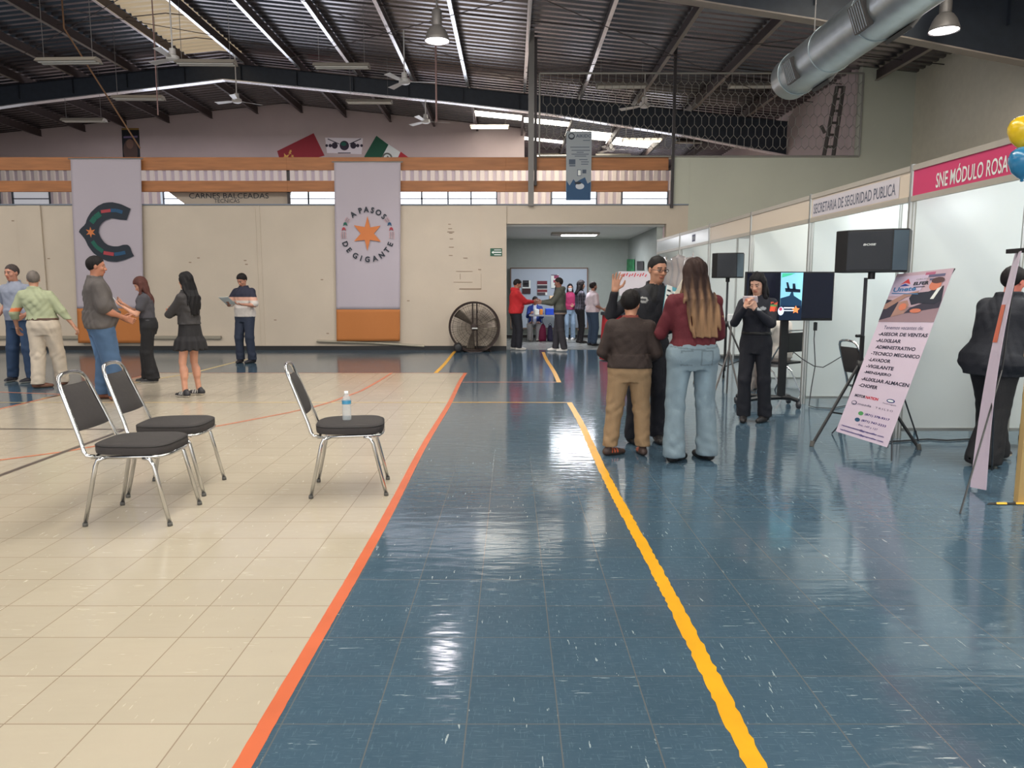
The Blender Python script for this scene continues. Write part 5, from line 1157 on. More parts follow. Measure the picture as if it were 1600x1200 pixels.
            if top.get('open'):   # jacket open in front over another layer
                d = np.maximum(d, -np.maximum(np.abs(P[:, 0]-lx*.5)-.045, -(P[:, 1])))
            return d
        q = [SR, SL, RE, LE, neck0]+([RW, LW] if long_ else []); lo, hi = mn(*q)-.10, mx(*q)+.09; lo[2] = min(lo[2], hem-.02); lo[:2] = np.minimum(lo[:2], [-.27*b-.05, -.26-.3*off]); hi[:2] = np.maximum(hi[:2], [.27*b+.05, .26+belly*1.6+bust]); hi[2] = max(hi[2], 1.53+dz)
        meshobj(top.get('name', 'shirt'), [surfnet(f_top, lo, hi, g_*.92)], M_cloth, root, s, top['col'])
    # ---- trousers or skirt
    if bot:
        wz = bot.get('waist', 1.0)+dz; wz = min(wz, top['hem']+dz+.03) if top and top.get('hem', .86) < .985 else wz; lo_ = bot.get('loose', .012); flare = bot.get('flare', .0); cut = bot.get('cut', .06)
        ptab = [(t[0], t[1], t[2], t[3]*.3, t[4]) for t in tab if t[0] < 1.13]
        if skirt:
            L0 = bot.get('len', .56); st = [(L0, .235*b, .19, 0, 0), (L0+.12, .215*b, .170, 0, 0), (.84, .178*b*hipw, .132, 0, -.005), (.95, .160*b*hipw, .120, 0, -.005), (1.08, .146*b, .106, 0, 0)]
            def f_b(P):
                th = np.arctan2(P[:, 1], P[:, 0]); k = np.clip((.92-P[:, 2])/.3, 0, 1)
                return np.maximum(vloft(P, st, .004)+.012*k*np.sin(th*13), P[:, 2]-wz)
            meshobj('skirt', [surfnet(f_b, (-.33*b, -.27, L0-.03), (.33*b, .27, wz+.03), g_*.8)], M_cloth, root, s, bot['col'])
        else:
            def f_b(P):
                d = vloft(P, ptab, lo_*.8, dz)
                for sx, (h0, K, A_) in ((1, RL), (-1, LLg)):
                    A2 = A_+(A_-K)/np.linalg.norm(A_-K)*.02
                    l = smin(vcap(P, h0, K, leg_r[0]+lo_, leg_r[1]+lo_*1.1), vcap(P, K, A2, leg_r[1]+lo_*1.1, leg_r[3]+.014+lo_*1.2+flare), .02); d = smin(d, l, .018 if P is not None else 0)
                d = smin(d, vell(P, (.07*b*hipw, -.055, .90+dz), (.085*b*hipw, .075*depth, .085)), .02); d = smin(d, vell(P, (-.07*b*hipw, -.055, .90+dz), (.085*b*hipw, .075*depth, .085)), .02)
                if bot.get('pleat', 1):
                    kz = np.exp(-((P[:, 2]-.5)/.09)**2)+np.exp(-((P[:, 2]-.16)/.09)**2)*1.3+np.exp(-((P[:, 2]-.82)/.06)**2)*.5; d = d+fold(P, bot.get('fold', .006)*.55, 22, 58, bot.get('ph', 0))*(.25+kz)+.0025*np.sin(P[:, 0]*48+P[:, 2]*16)
                d = np.maximum(d, P[:, 2]-wz); return np.maximum(d, cut-P[:, 2]) if not seat else d
            q = Lp; lo, hi = mn(*q)-.15, mx(*q)+.15; lo[2] = max(.01, cut-.02); hi[2] = wz+.03; lo[0] = min(lo[0], -.25*b*hipw); hi[0] = max(hi[0], .25*b*hipw); hi[1] = max(hi[1], .16+belly*1.6); lo[1] = min(lo[1], -.22)
            meshobj('trousers', [surfnet(f_b, lo, hi, g_)], M_cloth, root, s, bot['col'])
            if bot.get('belt'):
                def f_belt(P): d = vloft(P, ptab, lo_*.8+.006, dz); return np.maximum(d, np.abs(P[:, 2]-(wz-.012))-.018)
                meshobj('belt', [surfnet(f_belt, (-.25*b*hipw, -.2, wz-.05), (.25*b*hipw, .22+belly*1.6, wz+.03), .009)], M_shoe, root, s, bot['belt'])
    # ---- shoes
    sc_ = shoes or {}; SC_ = np.array(sc_.get('col', (36, 34, 34)), float); SO = np.array(sc_.get('sole', (30, 30, 30)), float); ac = sc_.get('accent')
    for i, (L3, sx) in enumerate(((RL, 1), (LLg, -1))):
        A_ = L3[2]; a = R(toe[i])*sx; fz = A_[2]-.085; c_, s_ = cos(a), sin(a); Rt = np.array([[c_, s_, 0], [-s_, c_, 0], [0, 0, 1]])
        def f_s(P):
            q = (P-np.array([A_[0], A_[1], fz]))@Rt.T
            d = smin(vcap(q, (0, -.045, .042), (0, .10, .034), .040, .036), vcap(q, (0, .06, .028), (0.004, .165, .026), .040, .030), .02); d = smin(d, vcap(q, (0, -.022, .05), (0, -.012, sc_.get('high', .085)), .042, .038), .02)
            return np.maximum(np.maximum(d, .001-q[:, 2]), np.abs(q[:, 0])-.046)
        def sc2(V):
            q = (V-np.array([A_[0], A_[1], fz]))@Rt.T; C = np.tile(SC_, (len(V), 1))
            if ac is not None: C[(q[:, 1] > .0) & (q[:, 1] < .09) & (np.sin(q[:, 1]*190) > .1) & (q[:, 2] > .03)] = ac
            C[q[:, 2] < .022] = SO; return C
        c0 = np.array([A_[0], A_[1], fz]); meshobj('shoe', [surfnet(f_s, c0+np.array([-.2, -.2, -.01]), c0+np.array([.2, .22, .15]), .0085*max(res, .8))], M_shoe, root, s, sc2)
    # ---- hair
    if hair:
        hcol = np.array(hair.get('col', (30, 26, 26)), float); ht = hair.get('kind', 'short'); vol = hair.get('vol', .010); tip = hair.get('tip'); L_ = hair.get('len', .3); wd_ = hair.get('wid', 1)
        def f_hair(P):
            q = (P-hc)@HR/k_; x, y, z = q[:, 0], q[:, 1], q[:, 2]
            d = vell(q, (0, -.010, .030), (.076+vol, .096+vol, .093+vol))
            fc = np.maximum(np.maximum(z-.062-.25*np.abs(x)*0+.0*y, -(y-.010)), -9)      # face and temple region cut away
            cut1 = smin(-(z-(.070-.45*np.clip(y-.03, -1, 1)*0)), (y-.045), .01)
            # keep where above the hair line: front high, back low
            line = np.interp(y, [-.11, -.05, -.012, .02, .05, .085, .11], [-.085, -.075, -.025, .010, .044, .072, .082]) if ht == 'short' else np.interp(y, [-.11, -.03, .005, .03, .06, .085, .11], [-.2, -.2, -.12, .0, .055, .070, .078])
            if ht == 'short': d = d+(vol+.0015)*np.exp(-np.clip(z-line, 0, 1)/.016)
            d = np.maximum(d, (line-z)*.8)
            if ht == 'long':
                bk_ = [(-.16-L_, (.050+vol)*wd_, .018, hair.get('sx', 0), -.150), (-.13-L_*.6, (.084+vol)*wd_, .030, hair.get('sx', 0), -.148), (-.20, (.094+vol)*(.5+.5*wd_), .040, 0, -.128), (-.12, .096+vol, .050, 0, -.075), (-.03, .088+vol, .070, 0, -.045), (.06, .070, .060, 0, -.02)]
                Q2 = q*k_; Q2 = (P-hc) if hair.get('hang', True) else q
                if hair.get('hang', True): Q2 = (P-hc)@Rz
                e = vloft(Q2/k_, bk_, 0.0); d = smin(d, e, .02)
                # locks in front of the ears
                if hair.get('front'):
                    for sx in (-1, 1): d = smin(d, vcap(Q2/k_, (sx*.078, .0, .02), (sx*.092, -.0, -.15), .020, .022), .02); d = smin(d, vcap(Q2/k_, (sx*.092, .0, -.15), (sx*.085, .01, -.15-L_*.55), .022, .012), .02)
                d = d+.0035*np.sin(x*95+3*np.sin(z*14))+.002*np.sin(x*190+z*20)
                d = np.maximum(d, -vell(q, (0, .085, -.035), (.060, .075, .100)))
            else: d = d+.0022*np.sin(x*120+y*60)*np.sin(y*90+z*30)
            return d*k_
        lo = hc-np.array([.24, .20, (.16+(L_+.08 if ht == 'long' else .02))])*k_; hi = hc+np.array([.24, .17, .16])*k_
        if ht == 'bun': pass
        def hc2(V):
            C = np.tile(hcol, (len(V), 1)).astype(float)
            if tip is not None:
                z = V[:, 2]-hc[2]; x = V[:, 0]; t = np.clip((-z-.06)/.30+.35*np.sin(x*90), 0, 1)[:, None]; C = C*(1-t)+np.array(tip, float)*t
            return C
        meshobj('hair', [surfnet(f_hair, lo, hi, .0068*max(res, .85))], M_hair, root, s, hc2)
    info = dict(root=root, s=s, hc=hc, HR=HR, hp=hp, RW=RW, LW=LW, RE=RE, LE=LE, SR=SR, SL=SL, tab=tab, neck=neck0)
    info['w'] = lambda p: root.location+Matrix.Rotation(R(rot), 3, 'Z') @ (Vector(tuple(np.asarray(p, float)))*s)
    return info
def held(pi, p, fn, name, label, cat, rotm=None):
    """something held: its own top-level object placed at a local point of the holder"""
    root = empty(name, pi['w'](p), 0, label, cat); root.rotation_euler = (rotm.to_euler() if rotm else (0, 0, pi['root'].rotation_euler.z)); fn(root); return root
def phone(case=(226, 226, 230)):
    def f(root):
        Geo().mat(mat('phone_case_%d' % case[0], case, .4)).rbox((0, 0, 0), (.075, .15, .009), .008).build('case', parent=root); Geo().mat(mat('phone_screen', (30, 34, 42), .15)).box((0, 0, .0052), (.068, .14, .001)).build('screen', parent=root)
    return f
def sheetfn(wd, ht, m, marks=None):
    def f(root):
        Geo().mat(m).grid(lambda u, v: ((u-.5)*wd, (v-.5)*ht, .006*sin(u*4+v*2)), 8, 8).build('sheet', parent=root, solid=.0015, smooth=True)
        if marks: marks(root)
    return f
def hof(foot, ytop, xtop=None, x=800):      # height of a figure from its topmost pixel
    return at(x, ytop, foot.y).z
def feet_at(px, py, dy=0): p = G(px, py); return Vector((p.x, p.y+dy, 0))
def bands(fn):
    return fn
def A_(c): return np.array(c, float)
def colz(base, rules):
    """vertex colours: base colour, then (mask function, colour) in turn"""
    def f(V):
        C = np.tile(A_(base), (len(V), 1))
        for fn, c in rules: C[fn(V)] = c
        return C
    return f
def jeans(c, fade=.16):
    def f(V):
        ax = np.abs(V[:, 0]); bk = V[:, 1] < -.03; px_ = (ax-.085)/.052; pz = (V[:, 2]-.895)/.062; e = np.maximum(np.abs(px_), np.abs(pz)); ln = bk & (e > .86) & (e < 1.0); yk = bk & (np.abs(V[:, 2]-.975-.12*(ax-.1)) < .005)
        k = np.exp(-((np.abs(V[:, 0])-.10)/.045)**2)*np.exp(-((V[:, 2]-.66)/.17)**2)*fade+.05*np.sin(V[:, 2]*70+V[:, 0]*30)*np.exp(-((V[:, 2]-.15)/.12)**2); C = A_(c)*(1+k)[:, None]; C[ln | yk] *= .80; return C
    return f
QUICK = False
# ---- the officer with the raised hand
ft = feet_at(1008, 691); H_ = at(1033, 401, ft.y).z
DK = (34, 35, 42)
off1 = colz(DK, [(lambda V: (np.abs(V[:, 0]) < .052-.35*np.clip(1.40-V[:, 2], 0, .14)) & (V[:, 2] > 1.29) & (V[:, 1] > .04), (18, 18, 22)),
    (lambda V: (((V[:, 0]-.088)/.036)**2+((V[:, 2]-1.315)/.028)**2 < 1) & (V[:, 1] > .03), (176, 176, 174)), (lambda V: (((V[:, 0]-.088)/.026)**2+((V[:, 2]-1.318)/.012)**2 < 1) & (V[:, 1] > .03), (52, 52, 58))])
def mk(*a, **k): return person(*a, **k)
o1 = mk('police officer in dark uniform and glasses raising one open hand beside the boy', ft, H_, 192, (188, 138, 112), dict(col=(30, 28, 28), kind='short', vol=.004), dict(kind='long', col=off1, hem=1.0, collar=1, off=.014, cuff=.86, fold=.005),
    dict(col=(26, 28, 38), loose=.020, belt=(20, 20, 22), waist=1.0, cut=.05), dict(col=(24, 24, 26)), rh=(.35, .08, 1.40), relb=(.9, -.25, -.9), rhand=dict(d=(-.12, .02, 1), n=(0, 1, 0), curl=.16, spread=.28, th=(-1, 0, .3)), lh=(-.13, .27, 1.17), lhand=dict(d=(.5, .6, .5), n=(.4, .1, -.6)),
    feet=((.13, .02), (-.13, -.02)), bulk=1.10, head=(-10, 8), lean=(-.06, .0))
root = o1['root']; s = o1['s']; g = Geo().mat(mat('dark_glasses_frame', (36, 28, 34), .3)); hp = lambda x, y, z: Vector(tuple(o1['hp'](x, y, z)*s))
for sx in (-1, 1):
    g.tube([hp(sx*.032+.022*cos(t), .099, .002+.013*sin(t)) for t in np.linspace(0, 2*pi, 16, endpoint=False)], .0022, 5, closed=True); g.tube([hp(sx*.054, .098, .004), hp(sx*.078, .06, .006), hp(sx*.080, -.005, .002)], .0022, 5)
g.tube([hp(-.010, .100, .004), hp(.010, .100, .004)], .0022, 5); g.build('glasses', parent=root)
g = Geo().mat(mat('buckle_steel', (190, 186, 178), .3, metal=.8)); g.tube([Vector((.03*cos(t), .135+.0*t, .985+.012*sin(t)))*s for t in np.linspace(0, 2*pi, 14, endpoint=False)], .003, 5, closed=True); g.build('belt_buckle', parent=root)
# brochures he holds
p = o1['w']((-.10, .33, 1.29)); root = empty('brochure', p, 0, 'teal and white brochure the officer holds out to the long-haired woman', 'brochure'); root.rotation_euler = (R(68), R(18), R(14))
Geo().mat(mat('teal_print', (96, 168, 186), .5)).grid(lambda u, v: ((u-.5)*.20, (v-.5)*.29, .006*sin(u*4)), 6, 6).build('sheet', parent=root, solid=.0015)
g = Geo().mat(M_lw); 
for q in ([(-.10, .145), (-.045, .145), (-.02, .0), (-.06, -.145), (-.10, -.145)], [(-.05, .1), (.09, .12), (.09, .10), (-.05, .08)]): g.add([(a, b, .011) for a, b in q], [tuple(range(len(q)))])
g.mat(M_navy)
for k in range(4): g.add([(a, b, .014) for a, b in ((-.09, .10-k*.05), (-.055, .10-k*.05), (-.055, .085-k*.05), (-.09, .085-k*.05))], [(0, 1, 2, 3)])
g.build('print', parent=root)
root = empty('folder', o1['w']((-.17, .31, 1.36)), 0, 'off-white folder behind the teal brochure', 'folder'); root.rotation_euler = (R(70), R(38), R(10)); Geo().mat(mat('cream_paper', (214, 206, 190), .6)).rbox((0, 0, 0), (.12, .30, .006), .004).build('cover', parent=root)
# ---- the boy
ft = feet_at(981, 711); H_ = at(983, 457, ft.y).z
mk('boy in a dark brown sweater and khaki trousers with his back turned', ft, H_, -8, (196, 142, 112), dict(col=(24, 20, 20), kind='short', vol=.016), dict(kind='long', name='sweater', col=colz((52, 40, 36), [(lambda V: (V[:, 2] > 1.45) & (np.hypot(V[:, 0], V[:, 1]) < .1), (128, 62, 52))]), hem=.93, off=.020, neck=.060, fold=.004),
    dict(col=(152, 124, 92), loose=.022, cut=.10, fold=.010, waist=1.0), dict(col=(66, 50, 44), sole=(52, 46, 42), accent=(206, 92, 52)), rh=(.18, .18, .98), lh=(-.18, .20, .97), relb=(.6, -.8, -.4), lelb=(-.7, -.8, -.4), feet=((.15, .03), (-.19, -.03)), bulk=1.24, belly=.02, head=(22, 5), headsc=1.10, hipw=.98, toe=(16, 55))
# ---- the long-haired woman
ft = feet_at(1077, 719); H_ = at(1086, 407, ft.y).z
mk('woman with long brown hair fading to blond in a maroon top and pale jeans', ft, H_, 4, (206, 158, 130), dict(col=(54, 38, 34), kind='long', len=.36, vol=.022, tip=(150, 116, 86), front=1, wid=1.45, sx=.045), dict(kind='long', name='top', col=(92, 26, 36), hem=.99, off=.014, cuff=.95, fold=.006, ph=1),
    dict(col=jeans((122, 140, 150)), loose=.018, flare=.022, cut=.045, waist=1.01, fold=.008, ph=2), dict(col=(30, 28, 30), sole=(26, 26, 26)), rh=(.15, .27, 1.08), lh=(-.15, .30, 1.13), relb=(.5, -.7, -.9), lelb=(-.6, -.6, -.9), feet=((.16, .02), (-.15, -.04)), bulk=1.12, hipw=1.15, head=(-8, 0), toe=(20, 48), bust=.03, sw=1.0)
# ---- the woman officer
ft = feet_at(1176, 658); H_ = at(1183, 426, ft.y).z
off2 = colz((24, 26, 38), [(lambda V: (V[:, 0] < -.16) & (V[:, 2] < 1.37) & (V[:, 2] > 1.27) & (np.sin(V[:, 2]*120+V[:, 1]*90) > -.6), (226, 84, 56)), (lambda V: (V[:, 0] < -.16) & (V[:, 2] < 1.345) & (V[:, 2] > 1.325), (96, 150, 80)),
    (lambda V: (((V[:, 0]+.085)/.03)**2+((V[:, 2]-1.30)/.02)**2 < 1) & (V[:, 1] > .03), (170, 174, 178))])
o2 = mk('police officer with long black hair and an orange arm patch looking at her phone', ft, H_, 150, (214, 168, 146), dict(col=(24, 22, 26), kind='long', len=.22, vol=.012, front=1), dict(kind='long', col=off2, hem=1.02, off=.012, collar=1, fold=.004),
    dict(col=(22, 24, 34), loose=.016, belt=(18, 18, 20), waist=1.03, cut=.06, flare=.010), dict(col=(30, 26, 28)), rh=(.07, .29, 1.32), lh=(-.03, .27, 1.30), relb=(.6, -.2, -1), lelb=(-.7, -.1, -1), rhand=dict(d=(-.35, .25, 1), n=(-.6, -.5, .2), curl=.55), lhand=dict(d=(.30, .25, 1), n=(.5, -.6, .2), curl=.5),
    feet=((.10, .03), (-.12, -.05)), bulk=.96, head=(12, 22), bust=.02, hipw=1.02)
held(o2, (.02, .29, 1.405), phone((222, 210, 216)), 'phone', 'pale phone held up by the woman officer', 'phone', Matrix.Rotation(R(150), 3, 'Z') @ Matrix.Rotation(R(60), 3, 'X') @ Matrix.Rotation(R(90), 3, 'Z'))
RS = 1.15 if not QUICK else 1.6
# ---- group on the left
ft = feet_at(40, 596); H_ = at(47, 414, ft.y).z
mk('man in a pale blue shirt facing the man in green at the left edge', ft, H_, 172, (184, 130, 108), dict(col=(72, 64, 62), kind='short', vol=.005), dict(kind='short', col=(140, 146, 162), hem=.90, off=.02, collar=1, sleeve=.7), dict(col=jeans((42, 62, 90)), loose=.02, waist=1.0), dict(col=(34, 34, 42), sole=(170, 168, 160)),
    rh=(.30, .08, .95), lh=(-.20, .15, .98), feet=((.20, .0), (-.16, .05)), bulk=1.12, head=(4, 6), res=RS, belly=.02, lean=(.02, .03))
ft = feet_at(76, 605); H_ = at(62, 424, ft.y).z
mk('grey-haired man in a pale green shirt and beige trousers with his back turned', ft, H_, 8, (190, 138, 112), dict(col=(112, 104, 98), kind='short', vol=.008), dict(kind='long', col=colz((164, 170, 138), [(lambda V: (V[:, 0] < -.24) & (V[:, 2] > 1.12) & (V[:, 2] < 1.17) & (V[:, 1] < .06), (224, 120, 72))]), hem=1.0, off=.026, collar=1, fold=.008, cuff=.85), dict(col=(198, 184, 166), loose=.032, belt=(84, 58, 44), waist=1.02, fold=.010), dict(col=(108, 66, 46), sole=(84, 70, 60)),
    rh=(.42, .05, .86), lh=(-.42, .12, .88), relb=(.5, -1, .1), lelb=(-.5, -1, .1), feet=((.14, .14), (-.10, -.08)), bulk=1.14, head=(-25, 5), lean=(-.10, .03), res=RS, toe=(10, 60))
ft = feet_at(165, 625); H_ = at(143, 401, ft.y).z
mk('heavy man in a grey polo shirt and jeans seen from behind by the paired chairs', ft, H_, -52, (176, 118, 92), dict(col=(30, 26, 26), kind='short', vol=.006), dict(kind='short', name='polo_shirt', col=(88, 82, 80), hem=.86, off=.026, collar=1, sleeve=.85, fold=.007), dict(col=jeans((70, 96, 128), .3), loose=.032, waist=1.0, fold=.010), dict(col=(132, 78, 54), sole=(90, 60, 46)),
    rh=(.20, .24, .98), lh=(-.14, .26, .98), relb=(.5, -1, -.2), lelb=(-.5, -1, -.2), feet=((.13, .10), (-.14, .0)), bulk=1.27, belly=.055, head=(10, 4), res=RS, lean=(0, -.02))
ft = feet_at(237, 597); H_ = at(226, 432, ft.y).z
o3 = mk('woman with reddish brown hair reading her phone beside the grey polo man', ft, H_, 112, (206, 152, 126), dict(col=(84, 50, 44), kind='long', len=.20, vol=.012, front=1), dict(kind='short', col=colz((72, 70, 76), [(lambda V: (np.abs(V[:, 0]) < .03) & (V[:, 2] > 1.33) & (V[:, 1] > .05), (206, 92, 60))]), hem=1.0, off=.014, sleeve=.55), dict(col=(26, 25, 28), loose=.026, waist=1.05, flare=.02), dict(col=(30, 30, 34), sole=(190, 186, 180)),
    rh=(.05, .33, 1.26), lh=(-.06, .33, 1.22), relb=(.5, -.6, -1), lelb=(-.5, -.6, -1), rhand=dict(d=(-.3, .7, .5), n=(-.3, 0, 1), curl=.4), lhand=dict(d=(.3, .7, .4), n=(.2, 0, 1), curl=.4), feet=((.09, .05), (-.09, -.03)), bulk=1.0, hipw=1.1, head=(4, 34), res=RS, bust=.03, lean=(0, .03))
held(o3, (-.0, .42, 1.31), phone(), 'phone', 'white phone in the hands of the woman with reddish brown hair', 'phone', Matrix.Rotation(R(112), 3, 'Z') @ Matrix.Rotation(R(50), 3, 'X'))
ft = feet_at(302, 619); H_ = at(297, 426, ft.y).z
mk('woman in a black jacket and short black skirt standing with folded arms', ft, H_, 76, (204, 148, 122), dict(col=(26, 24, 26), kind='long', len=.30, vol=.012), dict(kind='long', name='jacket', col=(56, 53, 54), hem=1.0, off=.018, collar=1, fold=.007), dict(kind='skirt', col=(30, 28, 31), len=.655, waist=1.05), dict(col=(40, 38, 42), sole=(216, 208, 196), accent=(200, 196, 190)),
    rh=(-.06, .22, 1.16), lh=(.08, .19, 1.20), relb=(.7, .6, -.9), lelb=(-.7, .6, -.9), rhand=dict(d=(-1, .1, .15), n=(0, -1, 0)), lhand=dict(d=(1, .1, .1), n=(0, -1, 0)), feet=((.13, .0), (-.12, .03)), bulk=.95, head=(14, -2), res=1.0, bust=.03, calf=1.05)
ft = feet_at(386, 567); H_ = at(377, 427, ft.y).z
o4 = mk('young man in a navy, pink and white striped shirt by the cream wall', ft, H_, 166, (176, 126, 104), dict(col=(30, 26, 26), kind='short', vol=.012), dict(kind='short', col=colz((206, 198, 192), [(lambda V: V[:, 2] > 1.17, (206, 160, 140)), (lambda V: V[:, 2] > 1.255, (38, 40, 58)), (lambda V: (V[:, 2] < 1.19) & (V[:, 2] > 1.15), (206, 198, 192))]), hem=.88, off=.022, sleeve=.85, fold=.006), dict(col=(38, 46, 64), loose=.022, fold=.008), dict(col=(32, 30, 36)),
    rh=(.16, .26, 1.14), lh=(-.13, .28, 1.12), relb=(.8, -.5, -.8), lelb=(-.8, -.5, -.8), rhand=dict(d=(-.2, .8, .3), n=(-.3, .2, 1)), lhand=dict(d=(.5, .8, .1), n=(0, .2, 1)), feet=((.12, .02), (-.12, .0)), bulk=1.03, head=(10, 32), res=1.3)
held(o4, (.10, .38, 1.19), sheetfn(.21, .29, M_lw), 'paper_sheet', 'white sheet held by the man in the striped shirt', 'paper', Matrix.Rotation(R(166), 3, 'Z') @ Matrix.Rotation(R(30), 3, 'X'))
# ---- people at the opening and in the far room
F2 = 1.5
def far(lb, px_, py_, top_y, rot, **k):
    ft = feet_at(px_, py_); H_ = at(px_, top_y, ft.y).z; return mk(lb, ft, H_, rot, res=F2, **k)
o5 = far('man in a red hooded sweatshirt and dark trousers handing over a paper', 806, 547, 436, -80, skin=(170, 112, 90), hair=dict(col=(34, 28, 28), vol=.006), top=dict(kind='long', name='hoodie', col=(186, 34, 40), hem=.88, off=.034, hood=1, cuff=.75), bot=dict(col=(34, 34, 42), loose=.024), shoes=dict(col=(206, 200, 192), sole=(220, 216, 210)),
    rh=(.08, .44, 1.16), lh=(-.1, .42, 1.14), rhand=dict(d=(0, 1, .05), n=(-1, 0, 0)), lhand=dict(d=(0, 1, .05), n=(1, 0, 0)), bulk=1.18, belly=.04, head=(0, 25), feet=((.1, .05), (-.1, -.03)))
held(o5, (0, .60, 1.18), sheetfn(.20, .26, M_lw), 'paper_sheet', 'white sheet passing between the red hoodie and the grey-green jacket', 'paper', Matrix.Rotation(R(8), 3, 'X'))
far('man in a grey-green jacket and white shoes facing the red hoodie', 874, 549, 434, 82, skin=(150, 104, 86), hair=dict(col=(38, 32, 32), vol=.005), top=dict(kind='long', name='jacket', col=colz((84, 86, 76), [(lambda V: V[:, 2] < .90, (150, 132, 120)), (lambda V: (V[:, 2] < .955) & (V[:, 2] >= .90), (44, 44, 48))]), hem=.86, off=.030, hood=1), bot=dict(col=(56, 54, 60), loose=.022), shoes=dict(col=(224, 220, 214), sole=(232, 230, 226)),
    rh=(.08, .44, 1.14), lh=(-.1, .40, 1.13), rhand=dict(d=(0, 1, .05), n=(-1, 0, 0)), lhand=dict(d=(0, 1, .05), n=(1, 0, 0)), bulk=1.1, head=(0, 12), feet=((.11, .1), (-.11, -.12)))
far('woman with dark wavy hair in a plaid shirt and black trousers in the far room', 906, 536, 439, -78, skin=(178, 130, 108), hair=dict(col=(28, 24, 26), kind='long', len=.10, vol=.022, front=1), top=dict(kind='long', col=colz((62, 60, 72), [(lambda V: np.sin(V[:, 2]*70) > .5, (34, 34, 42)), (lambda V: (np.sin(V[:, 0]*70+V[:, 1]*70) > .6), (92, 88, 100))]), hem=.92, off=.02), bot=dict(col=(30, 28, 34), loose=.008), shoes=dict(col=(42, 34, 36)),
    rh=(.1, .3, 1.15), lh=(-.1, .3, 1.15), bulk=.97, head=(0, 0), hipw=1.08)
far('bearded man in a pink short-sleeved shirt and jeans in the far room', 925, 540, 441, -68, skin=(170, 118, 98), hair=dict(col=(34, 28, 28), vol=.012), beard=True, top=dict(kind='short', col=colz((190, 164, 168), [(lambda V: V[:, 1] < -.03, (206, 190, 196))]), hem=.90, off=.024, collar=1, sleeve=.75), bot=dict(col=jeans((50, 66, 88)), loose=.026), shoes=dict(col=(40, 36, 40)),
    rh=(.20, .22, .98), lh=(-.18, .2, 1.0), bulk=1.16, belly=.05)
far('masked person with one dark sleeve raised to the whiteboard behind the grey-green jacket', 890, 531, 444, 176, skin=(186, 140, 120), hair=dict(col=(30, 26, 30), kind='long', len=.12, vol=.012), top=dict(kind='long', col=colz((150, 40, 84), [(lambda V: np.abs(V[:, 0]) > .15, (36, 38, 54))]), hem=.92, off=.018), bot=dict(col=jeans((120, 140, 162)), loose=.02), shoes=dict(col=(214, 214, 214), sole=(220, 220, 220)),
    rh=(.42, .1, 1.62), relb=(.6, -.2, -.6), lh=(-.1, .25, 1.05), bulk=.98, beard='mask')
root = [o for o in COL.objects if o.name.startswith('person')][-1]
Ys = 21.0; xs_ = at(836, 500, Ys).x
o6 = mk('seated person in a royal blue top behind the folding table', Vector((xs_, Ys, 0)), 1.62, 176, (186, 140, 118), dict(col=(30, 26, 28), vol=.01), dict(kind='long', col=colz((26, 52, 128), [(lambda V: (np.abs(V[:, 0]) < .04) & (V[:, 1] > .03), (170, 176, 190))]), hem=.88, off=.02), dict(col=(170, 170, 176), loose=.03, cut=-1), dict(col=(214, 210, 206)),
    rh=(.12, .34, .80), lh=(-.12, .34, .80), feet=((.12, .42), (-.12, .40)), seat=.50, head=(0, 30), res=F2)
def seatf(loc, rz, lb, m=M_black, cat='chair'):
    root = empty('folding_chair', loc, rz, lb, cat)
    Geo().mat(m).rbox((0, -.03, .435), (.42, .40, .03), .03).build('seat', parent=root); Geo().mat(m).rbox((0, -.27, .72), (.40, .03, .26), .012).build('backrest', parent=root)
    for sx in (-1, 1):
        Geo().mat(M_chrome).tube([(sx*.21, .18, .0), (sx*.21, -.02, .44), (sx*.20, -.27, .86)], .011, 6).build('leg', parent=root); Geo().mat(M_chrome).tube([(sx*.20, -.25, 0), (sx*.20, -.08, .3), (sx*.20, .10, .42)], .011, 6).build('leg', parent=root)
    Geo().mat(M_chrome).tube([(-.20, -.27, .86), (-.18, -.275, .88), (.18, -.275, .88), (.20, -.27, .86)], .011, 6).build('top_rail', parent=root)
seatf(Vector((xs_, Ys, 0)), R(176), 'folding chair under the seated person in royal blue', M_dgrey)
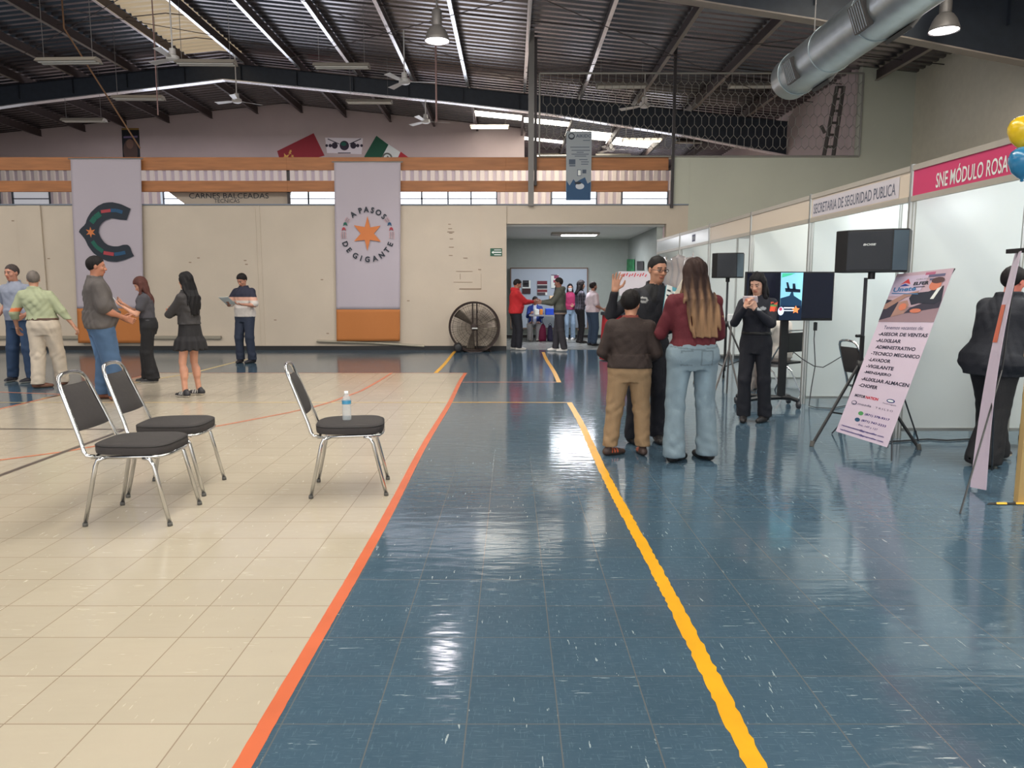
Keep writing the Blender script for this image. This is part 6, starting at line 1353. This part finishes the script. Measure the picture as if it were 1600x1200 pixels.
# ---- visitors seated in the television booth
p = Vector((at(1214, 600, 10.15).x, 10.15, 0))
mk('seated person in a white shirt behind the television stand, seen from behind', p, 1.66, 35, (186, 126, 98), dict(col=(60, 44, 38), kind='short', vol=.01), dict(kind='short', col=(222, 214, 206), hem=.90, off=.026, sleeve=.8), dict(col=(196, 184, 176), loose=.03, cut=-1), dict(col=(206, 200, 196), sole=(180, 176, 170)),
    rh=(.16, .30, .78), lh=(-.26, .30, .80), feet=((.12, .40), (-.14, .38)), seat=.50, res=1.4)
seatf(p, R(35), 'black folding chair under the seated person in the white shirt')
# camera tripod with a white cap between the two women
a = at(1137, 600, 9.9); root = empty('tripod', (a.x, 9.9, 0), 0, 'grey folding tripod with a white cap between the long-haired woman and the woman officer', 'tripod')
for q in ((-.22, -.1), (.14, -.12), (.05, .2)): Geo().mat(M_hous).tube([(.0, 0, .62), (q[0], q[1], 0)], .012, 6).build('leg', parent=root)
Geo().mat(M_hous).tube([(0, 0, .55), (.02, 0, 1.0)], .014, 6).build('column', parent=root); Geo().mat(M_cap).rbox((.02, 0, 1.05), (.10, .10, .10), .02).build('cap', parent=root)
# ---- dark-suited visitor behind the narrow banner and one at the frame edge
ft = feet_at(1541, 722); 
mk('person in a black long jacket and wide black trousers behind the narrow banner', ft, 1.60, -72, (206, 120, 104), dict(col=(28, 24, 26), kind='short', vol=.012), dict(kind='long', name='jacket', col=(32, 34, 42), hem=.78, off=.040, flare=.05, fold=.006), dict(col=(26, 26, 30), loose=.035, flare=.05, cut=.03), dict(col=(60, 52, 50), sole=(206, 196, 176)),
    rh=(.12, .30, 1.10), lh=(-.12, .32, 1.10), relb=(.5, -1, -.2), lelb=(-.5, -1, -.2), feet=((.10, -.16), (-.10, .18)), bulk=1.16, head=(0, 10), lean=(0, .10), bust=.02)
p = Vector((at(1636, 700, 6.35).x, 6.35, 0))
mk('person in dark clothes only half inside the picture edge', p, 1.66, 100, (190, 140, 116), dict(col=(28, 24, 26), kind='long', len=.2, vol=.01), dict(kind='long', name='jacket', col=(44, 42, 40), hem=.84, off=.03), dict(col=(30, 29, 31), loose=.04, flare=.05, cut=.03), dict(col=(34, 32, 32)), rh=(.14, .26, 1.08), lh=(-.14, .26, 1.08), bulk=1.12, res=1.2)
